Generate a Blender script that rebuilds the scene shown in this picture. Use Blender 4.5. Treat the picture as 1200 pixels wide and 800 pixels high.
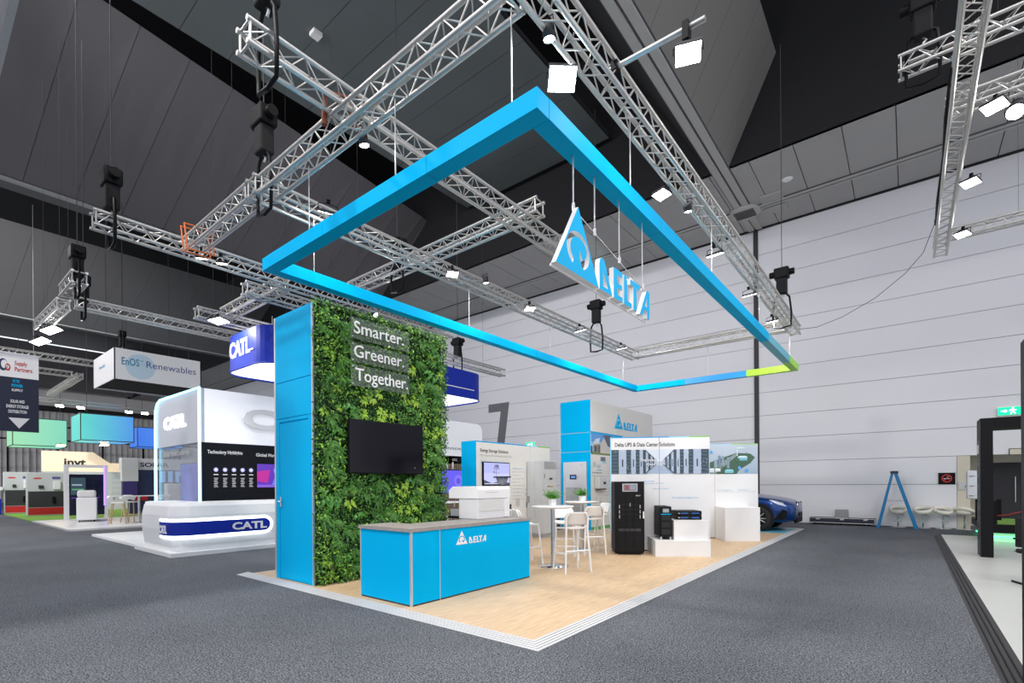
import bpy, bmesh, math, random
from math import sin, cos, pi, radians as R
from mathutils import Vector, Matrix
random.seed(7)
for o in list(bpy.data.objects): bpy.data.objects.remove(o)
SC = bpy.context.scene
COL = SC.collection

# ------------------------------------------------------------------ camera
cd = bpy.data.cameras.new('camera'); cam = bpy.data.objects.new('camera', cd); COL.objects.link(cam)
cd.sensor_width = 36; cd.sensor_fit = 'HORIZONTAL'; cd.lens = 578.244/1200*36
cd.shift_y = 166.89/1200; cd.clip_end = 300; cd.clip_start = .05
cam.matrix_world = (Matrix.Translation((2.537, -3.51, 1.45)) @ Matrix.Rotation(R(38.756), 4, 'Z')
                    @ Matrix.Rotation(R(90), 4, 'X') @ Matrix.Rotation(R(-.385), 4, 'Z'))
SC.camera = cam
# ------------------------------------------------------------------ world, exposure
w = bpy.data.worlds.new('world'); SC.world = w; w.use_nodes = True
bg = w.node_tree.nodes['Background']; bg.inputs[0].default_value = (.88, .90, 1, 1); bg.inputs[1].default_value = 1.0
vs = SC.view_settings; vs.view_transform = 'Standard'; vs.look = 'None'; vs.gamma = 1; vs.exposure = 0.36
vs.use_curve_mapping = False

# ------------------------------------------------------------------ added hall lamps (unseen round bays for overall light)
ADDED_BAYS = [(-9.2, -5.5, 13.2), (-1.9, -5.0, 10.75), (4.5, -5.5, 16.7), (8.4, 3, 16.7), (-19.6, -4.6, 10.75), (-28, -5.5, 16.7), (-36.8, -5.5, 10.75), (-50, -5.5, 16.7)]
BAY_POWER = 420
# added floods behind the viewer to brighten the far walls: position, aim point
ADDED_FLOODS = [((-11.5, -5.4, 12.8), (-15, 17, 7.5), 95), ((-7, -5.4, 12.8), (-10, 17, 7.5), 95), ((-2.0, -5.7, 10.4), (-4, 17, 8), 75), ((-19.5, -5.7, 10.4), (-62, 8, 6), 380)]
PANEL_POWER = .5

# ================================================================== materials
MATS = {}
def M(name, col, rough=.5, metal=0, emit=0, bump=0, bscale=40, var=0, vscale=3, coat=0, alpha=1, trans=0, spec=.5, ior=1.45):
    if name in MATS: return MATS[name]
    m = bpy.data.materials.new(name); m.use_nodes = True; nt = m.node_tree; b = nt.nodes['Principled BSDF']
    c = tuple(col)+(1,)
    b.inputs['Base Color'].default_value = c; b.inputs['Roughness'].default_value = rough
    b.inputs['Metallic'].default_value = metal; b.inputs['Coat Weight'].default_value = coat
    b.inputs['Alpha'].default_value = alpha; b.inputs['Transmission Weight'].default_value = trans
    b.inputs['Specular IOR Level'].default_value = spec; b.inputs['IOR'].default_value = ior
    if emit:
        b.inputs['Emission Color'].default_value = c; b.inputs['Emission Strength'].default_value = emit
    tc = nt.nodes.new('ShaderNodeTexCoord')
    nz = nt.nodes.new('ShaderNodeTexNoise'); nz.inputs['Scale'].default_value = vscale; nz.inputs['Detail'].default_value = 4
    nt.links.new(tc.outputs['Object'], nz.inputs['Vector'])
    if var:
        mx = nt.nodes.new('ShaderNodeMix'); mx.data_type = 'RGBA'
        mx.inputs[6].default_value = tuple(x*(1-var) for x in col)+(1,); mx.inputs[7].default_value = tuple(min(1, x*(1+var)) for x in col)+(1,)
        nt.links.new(nz.outputs[0], mx.inputs[0]); nt.links.new(mx.outputs[2], b.inputs['Base Color'])
    else:
        mr = nt.nodes.new('ShaderNodeMapRange'); mr.inputs[3].default_value = max(0, rough-.04); mr.inputs[4].default_value = min(1, rough+.04)
        nt.links.new(nz.outputs[0], mr.inputs[0]); nt.links.new(mr.outputs[0], b.inputs['Roughness'])
    if bump:
        n2 = nt.nodes.new('ShaderNodeTexNoise'); n2.inputs['Scale'].default_value = bscale; n2.inputs['Detail'].default_value = 3
        nt.links.new(tc.outputs['Object'], n2.inputs['Vector'])
        bp = nt.nodes.new('ShaderNodeBump'); bp.inputs['Strength'].default_value = bump; bp.inputs['Distance'].default_value = .01
        nt.links.new(n2.outputs[0], bp.inputs['Height']); nt.links.new(bp.outputs[0], b.inputs['Normal'])
    MATS[name] = m; return m

BLUE = M('stand_blue_laminate', (0, .41, .76), .5, spec=.04)
BLUE2 = M('stand_mid_blue_fabric', (0, .25, .62), .35)
TEAL = M('stand_teal_blue_fabric', (.09, .43, .56), .4)
GREEN = M('stand_lime_fabric', (.33, .72, .02), .4)
WHITE = M('white_laminate', (.72, .72, .72), .35)
WHITE2 = M('bright_white_plastic', (.82, .82, .82), .3)
WARMW = M('warm_white_panel', (.70, .69, .66), .4)
GREYP = M('light_grey_powdercoat', (.55, .57, .57), .4)
MGREY = M('mid_grey_metal', (.30, .31, .32), .45)
DGREY = M('dark_grey', (.045, .045, .05), .5, spec=.25)
BLACK = M('black_plastic', (.006, .006, .007), .5, spec=.15)
BLACKM = M('black_matt', (.006, .006, .007), .85)
ALU = M('truss_aluminium', (.56, .55, .53), .36, .8, var=.1, vscale=9)
CHROME = M('chrome', (.85, .85, .86), .08, 1)
STEEL = M('brushed_steel', (.6, .6, .61), .28, 1)
TRIMAL = M('aluminium_profile', (.62, .63, .64), .35, .6)
WALLM = M('back_wall_paint', (.75, .75, .78), .65, var=.05, vscale=.35, bump=.05, bscale=6)
SEAM = M('dark_joint', (.10, .10, .11), .8)
SOFFIT = M('soffit_panel_grey', (.40, .395, .39), .7, var=.06, vscale=.5)
BAFFLE = M('grey_acoustic_panel', (.145, .138, .145), .8, var=.08, vscale=.4)
SLAB = M('grey_green_ceiling_board', (.115, .132, .135), .85, var=.12, vscale=.6, bump=.1, bscale=3)
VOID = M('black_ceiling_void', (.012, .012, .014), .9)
RAILM = M('track_grey_paint', (.42, .415, .40), .5)
CURT = M('grey_pleated_wall', (.5, .49, .49), .9, var=.1, vscale=1.2)
WIRE = M('grey_steel_wire', (.45, .45, .46), .4, .7)
WOODTOP = M('grey_wood_worktop', (.30, .275, .26), .45, var=.25, vscale=14)
GLASSM = M('clear_acrylic', (.35, .42, .38), .04, alpha=.12, spec=.6)
LAMP = M('lamp_face', (1, .97, .90), .3, emit=26)
WARMLAMP = M('warm_lamp_face', (1, .62, .28), .3, emit=16)
WGLOW = M('white_lightbox', (1, 1, 1), .4, emit=1.15)
CYANLED = M('cyan_led_strip', (.25, .75, 1), .4, emit=2.6)
WHITELED = M('white_led_strip', (.92, .96, 1), .4, emit=3.2)
PURPLED = M('purple_led_strip', (.22, .12, 1), .4, emit=2.4)
NAVY = M('deep_blue_fabric', (.003, .022, .33), .5, spec=.3)
STOOLW = M('white_resin', (.80, .80, .79), .38)
STOOLG = M('woven_grey_white_resin', (.66, .62, .57), .5, bump=.3, bscale=120)
CREAM = M('cream_leatherette', (.72, .70, .60), .4)
TIRE = M('tyre_rubber', (.012, .012, .013), .7)
CARB = M('metallic_blue_car_paint', (.0, .035, .18), .3, .6, coat=.6)
SOIL = M('potting_soil', (.05, .03, .02), .9, bump=.4)
GRASS = M('artificial_grass', (.16, .33, .04), .9, bump=.5, bscale=60, var=.3, vscale=20)
LADB = M('blue_fibreglass', (.0, .17, .40), .4)
ORANGE = M('orange_sling', (.65, .14, .02), .6)
RED = M('red_print', (.55, .02, .02), .45)
SKIRT = M('black_ramp', (.022, .022, .025), .6)
RFLOOR = M('pale_raised_floor', (.47, .48, .46), .35, var=.06, vscale=1.5)
PALEFLOOR = M('white_raised_floor', (.72, .72, .72), .35)
GREENLED = M('green_led_strip', (.05, 1, .28), .4, emit=3)
EXITG = M('exit_green', (.0, .62, .26), .4, emit=1.2)
EXITW = M('exit_white', (1, 1, 1), .4, emit=1.4)
CREAMW = M('cream_wall', (.62, .58, .46), .6)
SLATW = M('oak_slat', (.30, .22, .15), .6, var=.2, vscale=8)

def node_mat(name):
    m = bpy.data.materials.new(name); m.use_nodes = True
    return m, m.node_tree, m.node_tree.nodes['Principled BSDF']
# printed / screen materials reading the flat print colours of the mesh
PRINT, nt, b = node_mat('printed_graphic')
a = nt.nodes.new('ShaderNodeVertexColor'); a.layer_name = 'Col'; nt.links.new(a.outputs[0], b.inputs['Base Color']); b.inputs['Roughness'].default_value = .4
SCREEN, nt, b = node_mat('lit_screen')
a = nt.nodes.new('ShaderNodeVertexColor'); a.layer_name = 'Col'; nt.links.new(a.outputs[0], b.inputs['Emission Color']); b.inputs['Emission Strength'].default_value = .95
b.inputs['Base Color'].default_value = (.01, .01, .01, 1); b.inputs['Roughness'].default_value = .15
# carpet
CARPET, nt, b = node_mat('grey_speckled_carpet')
tc = nt.nodes.new('ShaderNodeTexCoord')
n1 = nt.nodes.new('ShaderNodeTexNoise'); n1.inputs['Scale'].default_value = 75; n1.inputs['Detail'].default_value = 4; n1.inputs['Roughness'].default_value = .8
n2 = nt.nodes.new('ShaderNodeTexNoise'); n2.inputs['Scale'].default_value = .5; n2.inputs['Detail'].default_value = 5
cr = nt.nodes.new('ShaderNodeValToRGB'); cr.color_ramp.elements[0].position = .42; cr.color_ramp.elements[0].color = (.016, .017, .020, 1)
cr.color_ramp.elements[1].position = .60; cr.color_ramp.elements[1].color = (.235, .25, .28, 1)
mx = nt.nodes.new('ShaderNodeMix'); mx.data_type = 'RGBA'; mx.blend_type = 'MULTIPLY'; mx.inputs[0].default_value = .6
cr2 = nt.nodes.new('ShaderNodeValToRGB'); cr2.color_ramp.elements[0].position = .3; cr2.color_ramp.elements[0].color = (.62, .62, .63, 1); cr2.color_ramp.elements[1].position = .7
for n in (n1, n2): nt.links.new(tc.outputs['Object'], n.inputs['Vector'])
nt.links.new(n1.outputs[0], cr.inputs[0]); nt.links.new(n2.outputs[0], cr2.inputs[0])
nt.links.new(cr.outputs[0], mx.inputs[6]); nt.links.new(cr2.outputs[0], mx.inputs[7]); nt.links.new(mx.outputs[2], b.inputs['Base Color'])
b.inputs['Roughness'].default_value = .95; b.inputs['Specular IOR Level'].default_value = .15
bp = nt.nodes.new('ShaderNodeBump'); bp.inputs['Strength'].default_value = .12; bp.inputs['Distance'].default_value = .01
nt.links.new(n1.outputs[0], bp.inputs['Height']); nt.links.new(bp.outputs[0], b.inputs['Normal'])
# timber look floor
WOOD, nt, b = node_mat('pale_oak_floor')
tc = nt.nodes.new('ShaderNodeTexCoord'); mp = nt.nodes.new('ShaderNodeMapping'); mp.inputs['Scale'].default_value = (9, .9, 1)
nt.links.new(tc.outputs['Object'], mp.inputs[0])
n1 = nt.nodes.new('ShaderNodeTexNoise'); n1.inputs['Scale'].default_value = 3.5; n1.inputs['Detail'].default_value = 8; n1.inputs['Roughness'].default_value = .6
nt.links.new(mp.outputs[0], n1.inputs['Vector'])
cr = nt.nodes.new('ShaderNodeValToRGB'); cr.color_ramp.elements[0].position = .3; cr.color_ramp.elements[0].color = (.47, .32, .185, 1)
cr.color_ramp.elements[1].position = .72; cr.color_ramp.elements[1].color = (.67, .49, .31, 1)
nt.links.new(n1.outputs[0], cr.inputs[0]); nt.links.new(cr.outputs[0], b.inputs['Base Color']); b.inputs['Roughness'].default_value = .5
# leaves
def leafmat(name, cols):
    m, nt, b = node_mat(name)
    g = nt.nodes.new('ShaderNodeNewGeometry'); cr = nt.nodes.new('ShaderNodeValToRGB'); cr.color_ramp.interpolation = 'LINEAR'
    e = cr.color_ramp.elements; e[0].color = cols[0]+(1,); e[1].color = cols[-1]+(1,)
    for i, c in enumerate(cols[1:-1]):
        x = e.new((i+1)/(len(cols)-1)); x.color = c+(1,)
    nt.links.new(g.outputs['Random Per Island'], cr.inputs[0]); nt.links.new(cr.outputs[0], b.inputs['Base Color'])
    b.inputs['Roughness'].default_value = .38; b.inputs['Subsurface Weight'].default_value = 0
    return m
LEAF = leafmat('ivy_leaves', [(.003, .022, .004), (.010, .065, .010), (.028, .14, .014), (.075, .26, .018), (.24, .44, .04)])
FERN = leafmat('fern_leaves', [(.025, .12, .018), (.06, .22, .028), (.14, .36, .04)])
LIME = leafmat('lime_leaves', [(.13, .34, .02), (.26, .50, .03), (.42, .60, .07)])
BROAD = leafmat('broad_leaves', [(.04, .18, .03), (.09, .30, .05), (.16, .42, .09)])
POTL = leafmat('pot_plant_leaves', [(.05, .20, .02), (.10, .33, .03), (.18, .45, .05)])

# ================================================================== mesh helpers
class MB:
    def __init__(s): s.v = []; s.f = []; s.mi = []; s.sm = []
    def add(s, vs, fs, mi=0, sm=False):
        o = len(s.v); s.v += [tuple(v) for v in vs]; s.f += [tuple(i+o for i in f) for f in fs]; s.mi += [mi]*len(fs); s.sm += [sm]*len(fs); return s
    def box(s, x0, x1, y0, y1, z0, z1, mi=0, bev=0):
        if bev > 0:
            b = bmesh.new(); bmesh.ops.create_cube(b, size=1)
            for v in b.verts: v.co = Vector(((x0+x1)/2+v.co.x*(x1-x0), (y0+y1)/2+v.co.y*(y1-y0), (z0+z1)/2+v.co.z*(z1-z0)))
            bmesh.ops.bevel(b, geom=b.edges[:], offset=bev, segments=2, profile=.5, affect='EDGES')
            b.verts.index_update(); s.add([v.co[:] for v in b.verts], [[v.index for v in f.verts] for f in b.faces], mi); b.free(); return s
        return s.add([(x0,y0,z0),(x1,y0,z0),(x1,y1,z0),(x0,y1,z0),(x0,y0,z1),(x1,y0,z1),(x1,y1,z1),(x0,y1,z1)],
                     [(0,3,2,1),(4,5,6,7),(0,1,5,4),(1,2,6,5),(2,3,7,6),(3,0,4,7)], mi)
    def tube(s, p, q, r, n=8, r2=None, mi=0, caps=True):
        p = Vector(p); q = Vector(q); d = (q-p)
        if d.length < 1e-6: return s
        d.normalize(); u = d.orthogonal().normalized(); w = d.cross(u); r2 = r if r2 is None else r2
        vs = [p+(u*cos(2*pi*i/n)+w*sin(2*pi*i/n))*r for i in range(n)]+[q+(u*cos(2*pi*i/n)+w*sin(2*pi*i/n))*r2 for i in range(n)]
        fs = [(i, (i+1) % n, n+(i+1) % n, n+i) for i in range(n)]
        s.add(vs, fs, mi, True)
        if caps: s.add(vs, [tuple(reversed(range(n))), tuple(range(n, 2*n))], mi)
        return s
    def path(s, pts, r, n=8, mi=0):
        pts = [Vector(p) for p in pts]; rings = []
        u = None
        for i, p in enumerate(pts):
            d = (pts[min(i+1, len(pts)-1)]-pts[max(i-1, 0)]).normalized()
            u = d.orthogonal().normalized() if u is None else (u-d*u.dot(d)).normalized()
            w = d.cross(u); rings.append([p+(u*cos(2*pi*k/n)+w*sin(2*pi*k/n))*r for k in range(n)])
        vs = [v for g in rings for v in g]
        fs = [(i*n+k, i*n+(k+1) % n, (i+1)*n+(k+1) % n, (i+1)*n+k) for i in range(len(pts)-1) for k in range(n)]
        s.add(vs, fs, mi, True); s.add(vs, [tuple(reversed(range(n))), tuple(range(len(vs)-n, len(vs)))], mi); return s
    def lathe(s, prof, c=(0, 0, 0), n=24, mi=0, sm=True):
        cx, cy, cz = c; vs = [(cx+r*cos(2*pi*k/n), cy+r*sin(2*pi*k/n), cz+z) for r, z in prof for k in range(n)]
        fs = [(i*n+k, i*n+(k+1) % n, (i+1)*n+(k+1) % n, (i+1)*n+k) for i in range(len(prof)-1) for k in range(n)]
        return s.add(vs, fs, mi, sm)
    def prism(s, pts, z0, z1, axis='z', mi=0):
        # pts 2D polygon; axis along which it is extruded ('z': pts=(x,y); 'y': pts=(x,z); 'x': pts=(y,z))
        n = len(pts)
        g = {'z': lambda a, b, c: (a, b, c), 'y': lambda a, b, c: (a, c, b), 'x': lambda a, b, c: (c, a, b)}[axis]
        vs = [g(a, b, z0) for a, b in pts]+[g(a, b, z1) for a, b in pts]
        fs = [tuple(reversed(range(n))), tuple(range(n, 2*n))]+[(i, (i+1) % n, n+(i+1) % n, n+i) for i in range(n)]
        s.add(vs, fs, mi); return s
    def build(s, name, mat, parent=None, loc=None, fixn=True):
        me = bpy.data.meshes.new(name); me.from_pydata(s.v, [], s.f)
        for m in (mat if isinstance(mat, (list, tuple)) else [mat]): me.materials.append(m)
        me.polygons.foreach_set('material_index', s.mi); me.polygons.foreach_set('use_smooth', s.sm)
        if fixn:
            b = bmesh.new(); b.from_mesh(me); bmesh.ops.recalc_face_normals(b, faces=b.faces[:]); b.to_mesh(me); b.free()
        me.update()
        return link(name, me, parent, loc)
def link(name, data, parent=None, loc=None):
    o = bpy.data.objects.new(name, data); COL.objects.link(o)
    if parent: o.parent = parent
    if loc: o.location = loc
    return o
def box(*a, bev=0): return MB().box(*a, bev=bev)
def tag(o, label=None, cat=None, group=None, kind=None):
    if label: o['label'] = label
    if cat: o['category'] = cat
    if group: o['group'] = group
    if kind: o['kind'] = kind
    return o
def thing(name, label, cat, loc=(0, 0, 0), rz=0, group=None):
    o = link(name, None, None, loc); o.rotation_euler = (0, 0, rz); o.empty_display_size = .1
    return tag(o, label, cat, group)
def struct(name, mb, m, parent=None):
    o = mb.build(name, m, parent)
    if not parent: o['kind'] = 'structure'
    return o
def copy_tree(o, parent=None):
    c = o.copy(); COL.objects.link(c)
    if parent: c.parent = parent
    for ch in list(o.children): copy_tree(ch, c)
    return c
def place(o, loc, rz=0, label=None, first=False):
    c = o if first else copy_tree(o)
    c.location = loc; c.rotation_euler = (0, 0, rz)
    if label: c['label'] = label
    return c
# a wall face: origin, right direction, outward normal (up is z)
class Face:
    def __init__(s, o, right, n): s.o = Vector(o); s.r = Vector(right); s.n = Vector(n); s.u = Vector((0, 0, 1))
    def at(s, x, y, d=0): return s.o+s.r*x+s.u*y+s.n*d
def curve_mesh(cu):
    ob = bpy.data.objects.new('tmp', cu); COL.objects.link(ob)
    bpy.context.view_layer.update()
    me = bpy.data.meshes.new_from_object(ob.evaluated_get(bpy.context.evaluated_depsgraph_get()))
    bpy.data.objects.remove(ob); bpy.data.curves.remove(cu); return me
def text(body, face, x, y, width, height, mat, parent, depth=.002, d=.0, bold=0, name='lettering', italic=0, label=None, sp=1):
    cu = bpy.data.curves.new('t', 'FONT'); cu.body = body; cu.offset = bold; cu.resolution_u = 3; cu.space_character = sp
    me = curve_mesh(cu)
    xs = [v.co.x for v in me.vertices]; ys = [v.co.y for v in me.vertices]
    x0, x1, y0, y1 = min(xs), max(xs), min(ys), max(ys)
    base = 0 if y0 > -.05 else 0
    cap = max(.3, y1-base)
    sx = width/(x1-x0) if width else height/cap
    sy = height/cap if height else sx
    flat = [(( v.co.x-x0)*sx+italic*v.co.y*sy, v.co.y*sy) for v in me.vertices]
    mb = MB(); n = len(flat)
    fs = [tuple(p.vertices) for p in me.polygons]
    if depth < .004:
        mb.add([face.at(x+a, y+b_, d+depth) for a, b_ in flat], fs)
    else:
        mb.add([face.at(x+a, y+b_, d+depth) for a, b_ in flat], fs)
        # side walls from boundary edges
        cnt = {}
        for f in fs:
            for i in range(len(f)):
                e = (f[i], f[(i+1) % len(f)]); k = tuple(sorted(e)); cnt[k] = None if k in cnt else e
        es = [e for e in cnt.values() if e]
        vs = []; qf = []
        for (i, j) in es:
            k = len(vs); pa, pb = flat[i], flat[j]
            vs += [face.at(x+pa[0], y+pa[1], d), face.at(x+pb[0], y+pb[1], d), face.at(x+pb[0], y+pb[1], d+depth), face.at(x+pa[0], y+pa[1], d+depth)]
            qf.append((k, k+1, k+2, k+3))
        mb.add(vs, qf, 1 if isinstance(mat, (list, tuple)) else 0)
    bpy.data.meshes.remove(me)
    o = mb.build(name, mat, parent, fixn=False)
    if label: o['label'] = label
    return o
def loops_mesh(loops, face, x, y, s, mat, parent, name, depth=.002, d=0, sy=None, label=None):
    """polygon loops with holes (even-odd), scaled by s, put on a face"""
    cu = bpy.data.curves.new('t', 'CURVE'); cu.dimensions = '2D'; cu.fill_mode = 'BOTH'
    for lp in loops:
        sp = cu.splines.new('POLY'); sp.points.add(len(lp)-1); sp.use_cyclic_u = True
        for p, (a, b_) in zip(sp.points, lp): p.co = (a, b_, 0, 1)
    me = curve_mesh(cu); sy = sy or s
    flat = [(v.co.x*s, v.co.y*sy) for v in me.vertices]; fs = [tuple(p.vertices) for p in me.polygons]
    mb = MB(); mb.add([face.at(x+a, y+b_, d+depth) for a, b_ in flat], fs)
    if depth >= .004:
        mb.add([face.at(x+a, y+b_, d) for a, b_ in flat], [tuple(reversed(f)) for f in fs], 1 if isinstance(mat, (list, tuple)) else 0)
        for lp in loops:
            n = len(lp); vs = [face.at(x+a*s, y+b_*sy, d) for a, b_ in lp]+[face.at(x+a*s, y+b_*sy, d+depth) for a, b_ in lp]
            mb.add(vs, [(i, (i+1) % n, n+(i+1) % n, n+i) for i in range(n)], 1 if isinstance(mat, (list, tuple)) else 0)
    bpy.data.meshes.remove(me)
    o = mb.build(name, mat, parent, fixn=False)
    if label: o['label'] = label
    return o
def art(name, parent, face, polys, mat=None, d=.001, label=None):
    """flat printed picture: list of (points, colour) in face coordinates, painted in order"""
    vs = []; fs = []; cols = []
    for k, (pts, c) in enumerate(polys):
        o = len(vs); vs += [face.at(px, py, d+k*.00012)[:] for px, py in pts]; fs.append(tuple(range(o, o+len(pts)))); cols.append(c)
    me = bpy.data.meshes.new(name); me.from_pydata(vs, [], fs)
    ca = me.color_attributes.new('Col', 'FLOAT_COLOR', 'CORNER')
    i = 0
    for f, c in zip(me.polygons, cols):
        for _ in range(f.loop_total): ca.data[i].color = tuple(c)+(1,); i += 1
    me.materials.append(mat or PRINT)
    o = link(name, me, parent)
    if label: o['label'] = label
    return o
def rect(x0, x1, y0, y1): return [(x0, y0), (x1, y0), (x1, y1), (x0, y1)]
def disc(cx, cy, r, n=16): return [(cx+r*cos(2*pi*k/n), cy+r*sin(2*pi*k/n)) for k in range(n)]
def rrect(x0, x1, y0, y1, r, n=5, corners=(1, 1, 1, 1)):
    pts = []
    for (cx, cy, a0, on) in ((x1-r, y1-r, 0, corners[0]), (x0+r, y1-r, 90, corners[1]), (x0+r, y0+r, 180, corners[2]), (x1-r, y0+r, 270, corners[3])):
        if on: pts += [(cx+r*cos(R(a0+90*k/n)), cy+r*sin(R(a0+90*k/n))) for k in range(n+1)]
        else: pts.append((cx+r*(1 if a0 in (0, 270) else -1), cy+r*(1 if a0 < 180 else -1)))
    return pts
# ---- the triangle-and-letters mark (unit: triangle height 1)
def swirl():
    pts = []; c = (.50, .36)
    for k in range(0, 27): a = R(-62+k*(300/26)); pts.append((c[0]+.265*cos(a), c[1]+.265*sin(a)))
    for k in range(26, -1, -1): a = R(-50+k*(282/26)); rr = .20-.07*max(0, 1-k/7); pts.append((c[0]+.012+rr*cos(a), c[1]-.004+rr*sin(a)))
    pts += [(c[0]+.03, c[1]+.02), (c[0]+.02, c[1]-.08), (c[0]+.07, c[1]-.20)]
    return pts
def tri_loops(): return [[(0, 0), (1.0, 0), (.5, 1.0)], swirl()]
def LET_D(x): return [[(x, 0), (x, .72), (x+.03, .86), (x+.12, .93), (x+.24, .88), (x+.62, 0)], [(x+.17, .13), (x+.40, .13), (x+.17, .62)]]
def LET_E(x): return [[(x, 0), (x+.46, 0), (x+.46, .15), (x+.18, .15), (x+.18, .36), (x+.43, .36), (x+.43, .50), (x+.18, .50), (x+.18, .74), (x+.46, .74), (x+.46, .90), (x, .90)]]
def LET_L(x): return [[(x, 0), (x+.42, 0), (x+.42, .15), (x+.18, .15), (x+.18, .90), (x, .90)]]
def LET_T(x): return [[(x+.17, 0), (x+.35, 0), (x+.35, .74), (x+.52, .74), (x+.52, .90), (x, .90), (x, .74), (x+.17, .74)]]
def LET_A(x): return [[(x, 0), (x+.40, .86), (x+.52, .93), (x+.62, .86), (x+.62, 0), (x+.45, 0), (x+.45, .22), (x+.26, .22), (x+.17, 0)], [(x+.32, .36), (x+.45, .36), (x+.45, .66)]]
LETS = [LET_D(0), LET_E(.68), LET_L(1.22), LET_T(1.58), LET_A(2.12)]   # total width 2.74
def mark(face, x, y, tw, th, lx, lw, lh, mat, parent, depth=.003, d=0):
    loops_mesh(tri_loops(), face, x, y, tw, mat, parent, 'triangle_emblem', depth, d, sy=th)
    for L in LETS: loops_mesh(L, face, lx, y, lw/2.74, mat, parent, 'letter', depth, d, sy=lh/.93)

# ================================================================== hall structure
GZ = -.025
floor = struct('floor', box(-70, 20, -25, 30, GZ-.2, GZ), CARPET)
# back wall: rows of panels with recessed joints
YW = 17.05; HZ = 11.05
wb = struct('wall_back', box(-70, 3.72, YW+.03, YW+.3, GZ, HZ+.3).box(3.72, 20, YW+.03, YW+.3, 2.24, HZ+.3), SEAM)
zs = [GZ]+[.48+.873*k for k in range(1, 12)]+[HZ]
for a, b_ in zip(zs[:-1], zs[1:]):
    for x0, x1 in ((-70, -2.03), (-1.87, 20 if a > 2 else 3.71)):
        box(x0, x1, YW, YW+.06, a+.007, b_-.007).build('wall_panel', WALLM, wb)
struct('trim_1', box(-2.03, -1.87, YW-.05, YW+.1, GZ, HZ), DGREY)
# doorway recess on the right of the back wall
struct('wall_right_recess', box(3.72, 12, 18.6, 18.75, GZ, 2.3).box(3.72, 3.8, YW+.03, 18.6, GZ, 2.22), CREAMW)
struct('trim_2', box(3.72, 4.02, YW, YW+.08, GZ, 2.22), CREAMW)
dr = thing('door_1', 'dark double door in the cream recess behind the black portal', 'door', (4.5, 18.5, GZ)); dr['kind'] = 'structure'
box(0, .75, 0, .06, 0, 2.05).build('door_leaf', DGREY, dr); box(.77, 1.5, 0, .06, 0, 2.05).build('door_leaf', DGREY, dr)
MB().tube((.66, -.06, .8), (.66, -.06, 1.6), .015).build('pull_handle', STEEL, dr); MB().tube((.86, -.06, .8), (.86, -.06, 1.6), .015).build('pull_handle', STEEL, dr)
# painted figure 7
F = Face((0, YW, 0), (1, 0, 0), (0, -1, 0))
o = loops_mesh([[(-15.6, 5.85), (-14.12, 5.85), (-14.56, 3.0), (-15.1, 3.0), (-14.72, 5.40), (-15.6, 5.40)]], F, 0, 0, 1, M('slate_paint', (.15, .15, .165), .6), None, 'painted_number', .004)
tag(o, 'large slate grey 7 painted on the back wall', 'wall number')
# left far wall, pleated
lw = struct('wall_left', box(-64.6, -64.2, -25, 30, GZ, 14.5), CURT)
mb = MB()
for k in range(110): y = -24+k*.48; mb.prism([(-64.2, y), (-63.98, y+.18), (-64.2, y+.36)], GZ, 9.2)
mb.build('pleats', CURT, lw)['kind'] = 'stuff'
struct('trim_3', box(-64.0, -62.5, -25, 30, 9.0, 9.35), VOID)

# ceiling: soffit along the back wall, coffers between beams
sf = struct('ceiling', box(-70, 9, 12.4, YW+.3, HZ+.05, HZ+.3), SEAM)
X = -68.42
while X < 7.8:
    box(X+.012, X+1.148, 12.4, 15.15, HZ, HZ+.08).build('ceiling_panel', SOFFIT, sf)
    box(X+.012, X+1.148, 15.5, YW-.15, HZ, HZ+.08).build('ceiling_panel', SOFFIT, sf); X += 1.16
struct('trim_4', box(-70, 9, YW-.15, YW, HZ-.02, HZ+.05), BLACKM)
rl = struct('trim_5', box(-70, 9, 15.17, 15.48, HZ-.03, HZ+.05), SEAM)
box(-70, 9, 15.19, 15.28, HZ-.06, HZ).build('track_rail', RAILM, rl); box(-70, 9, 15.35, 15.44, HZ-.06, HZ).build('track_rail', RAILM, rl)
tr = struct('trim_6', box(-2.2, -1.66, -6, 15.2, HZ-.01, HZ+.2), SEAM)
box(-2.16, -1.96, -6, 16.9, HZ-.05, HZ).build('track_rail', RAILM, tr); box(-1.90, -1.70, -6, 16.9, HZ-.05, HZ).build('track_rail', RAILM, tr)
hub = struct('trim_7', MB().lathe([(0, -.10), (.48, -.10), (.5, -.08), (.5, 0)], (-1.93, 15.35, HZ), 28), RAILM)
for k in range(5): box(-2.25, -1.6, 15.08+k*.12, 15.12+k*.12, HZ-.13, HZ-.1).build('slot', SEAM, hub)
for xx, yy in ((-1.0, 15.25), (-2.9, 15.25)):
    box(xx-.32, xx+.32, yy-.55, yy-.08, HZ-.05, HZ).build('access_panel', SOFFIT, sf); box(xx-.32, xx+.32, yy+.28, yy+.75, HZ-.05, HZ).build('access_panel', SOFFIT, sf)
struct('ceiling_void', box(-70, 9, -6, 12.5, 17, 17.2), VOID)
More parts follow.
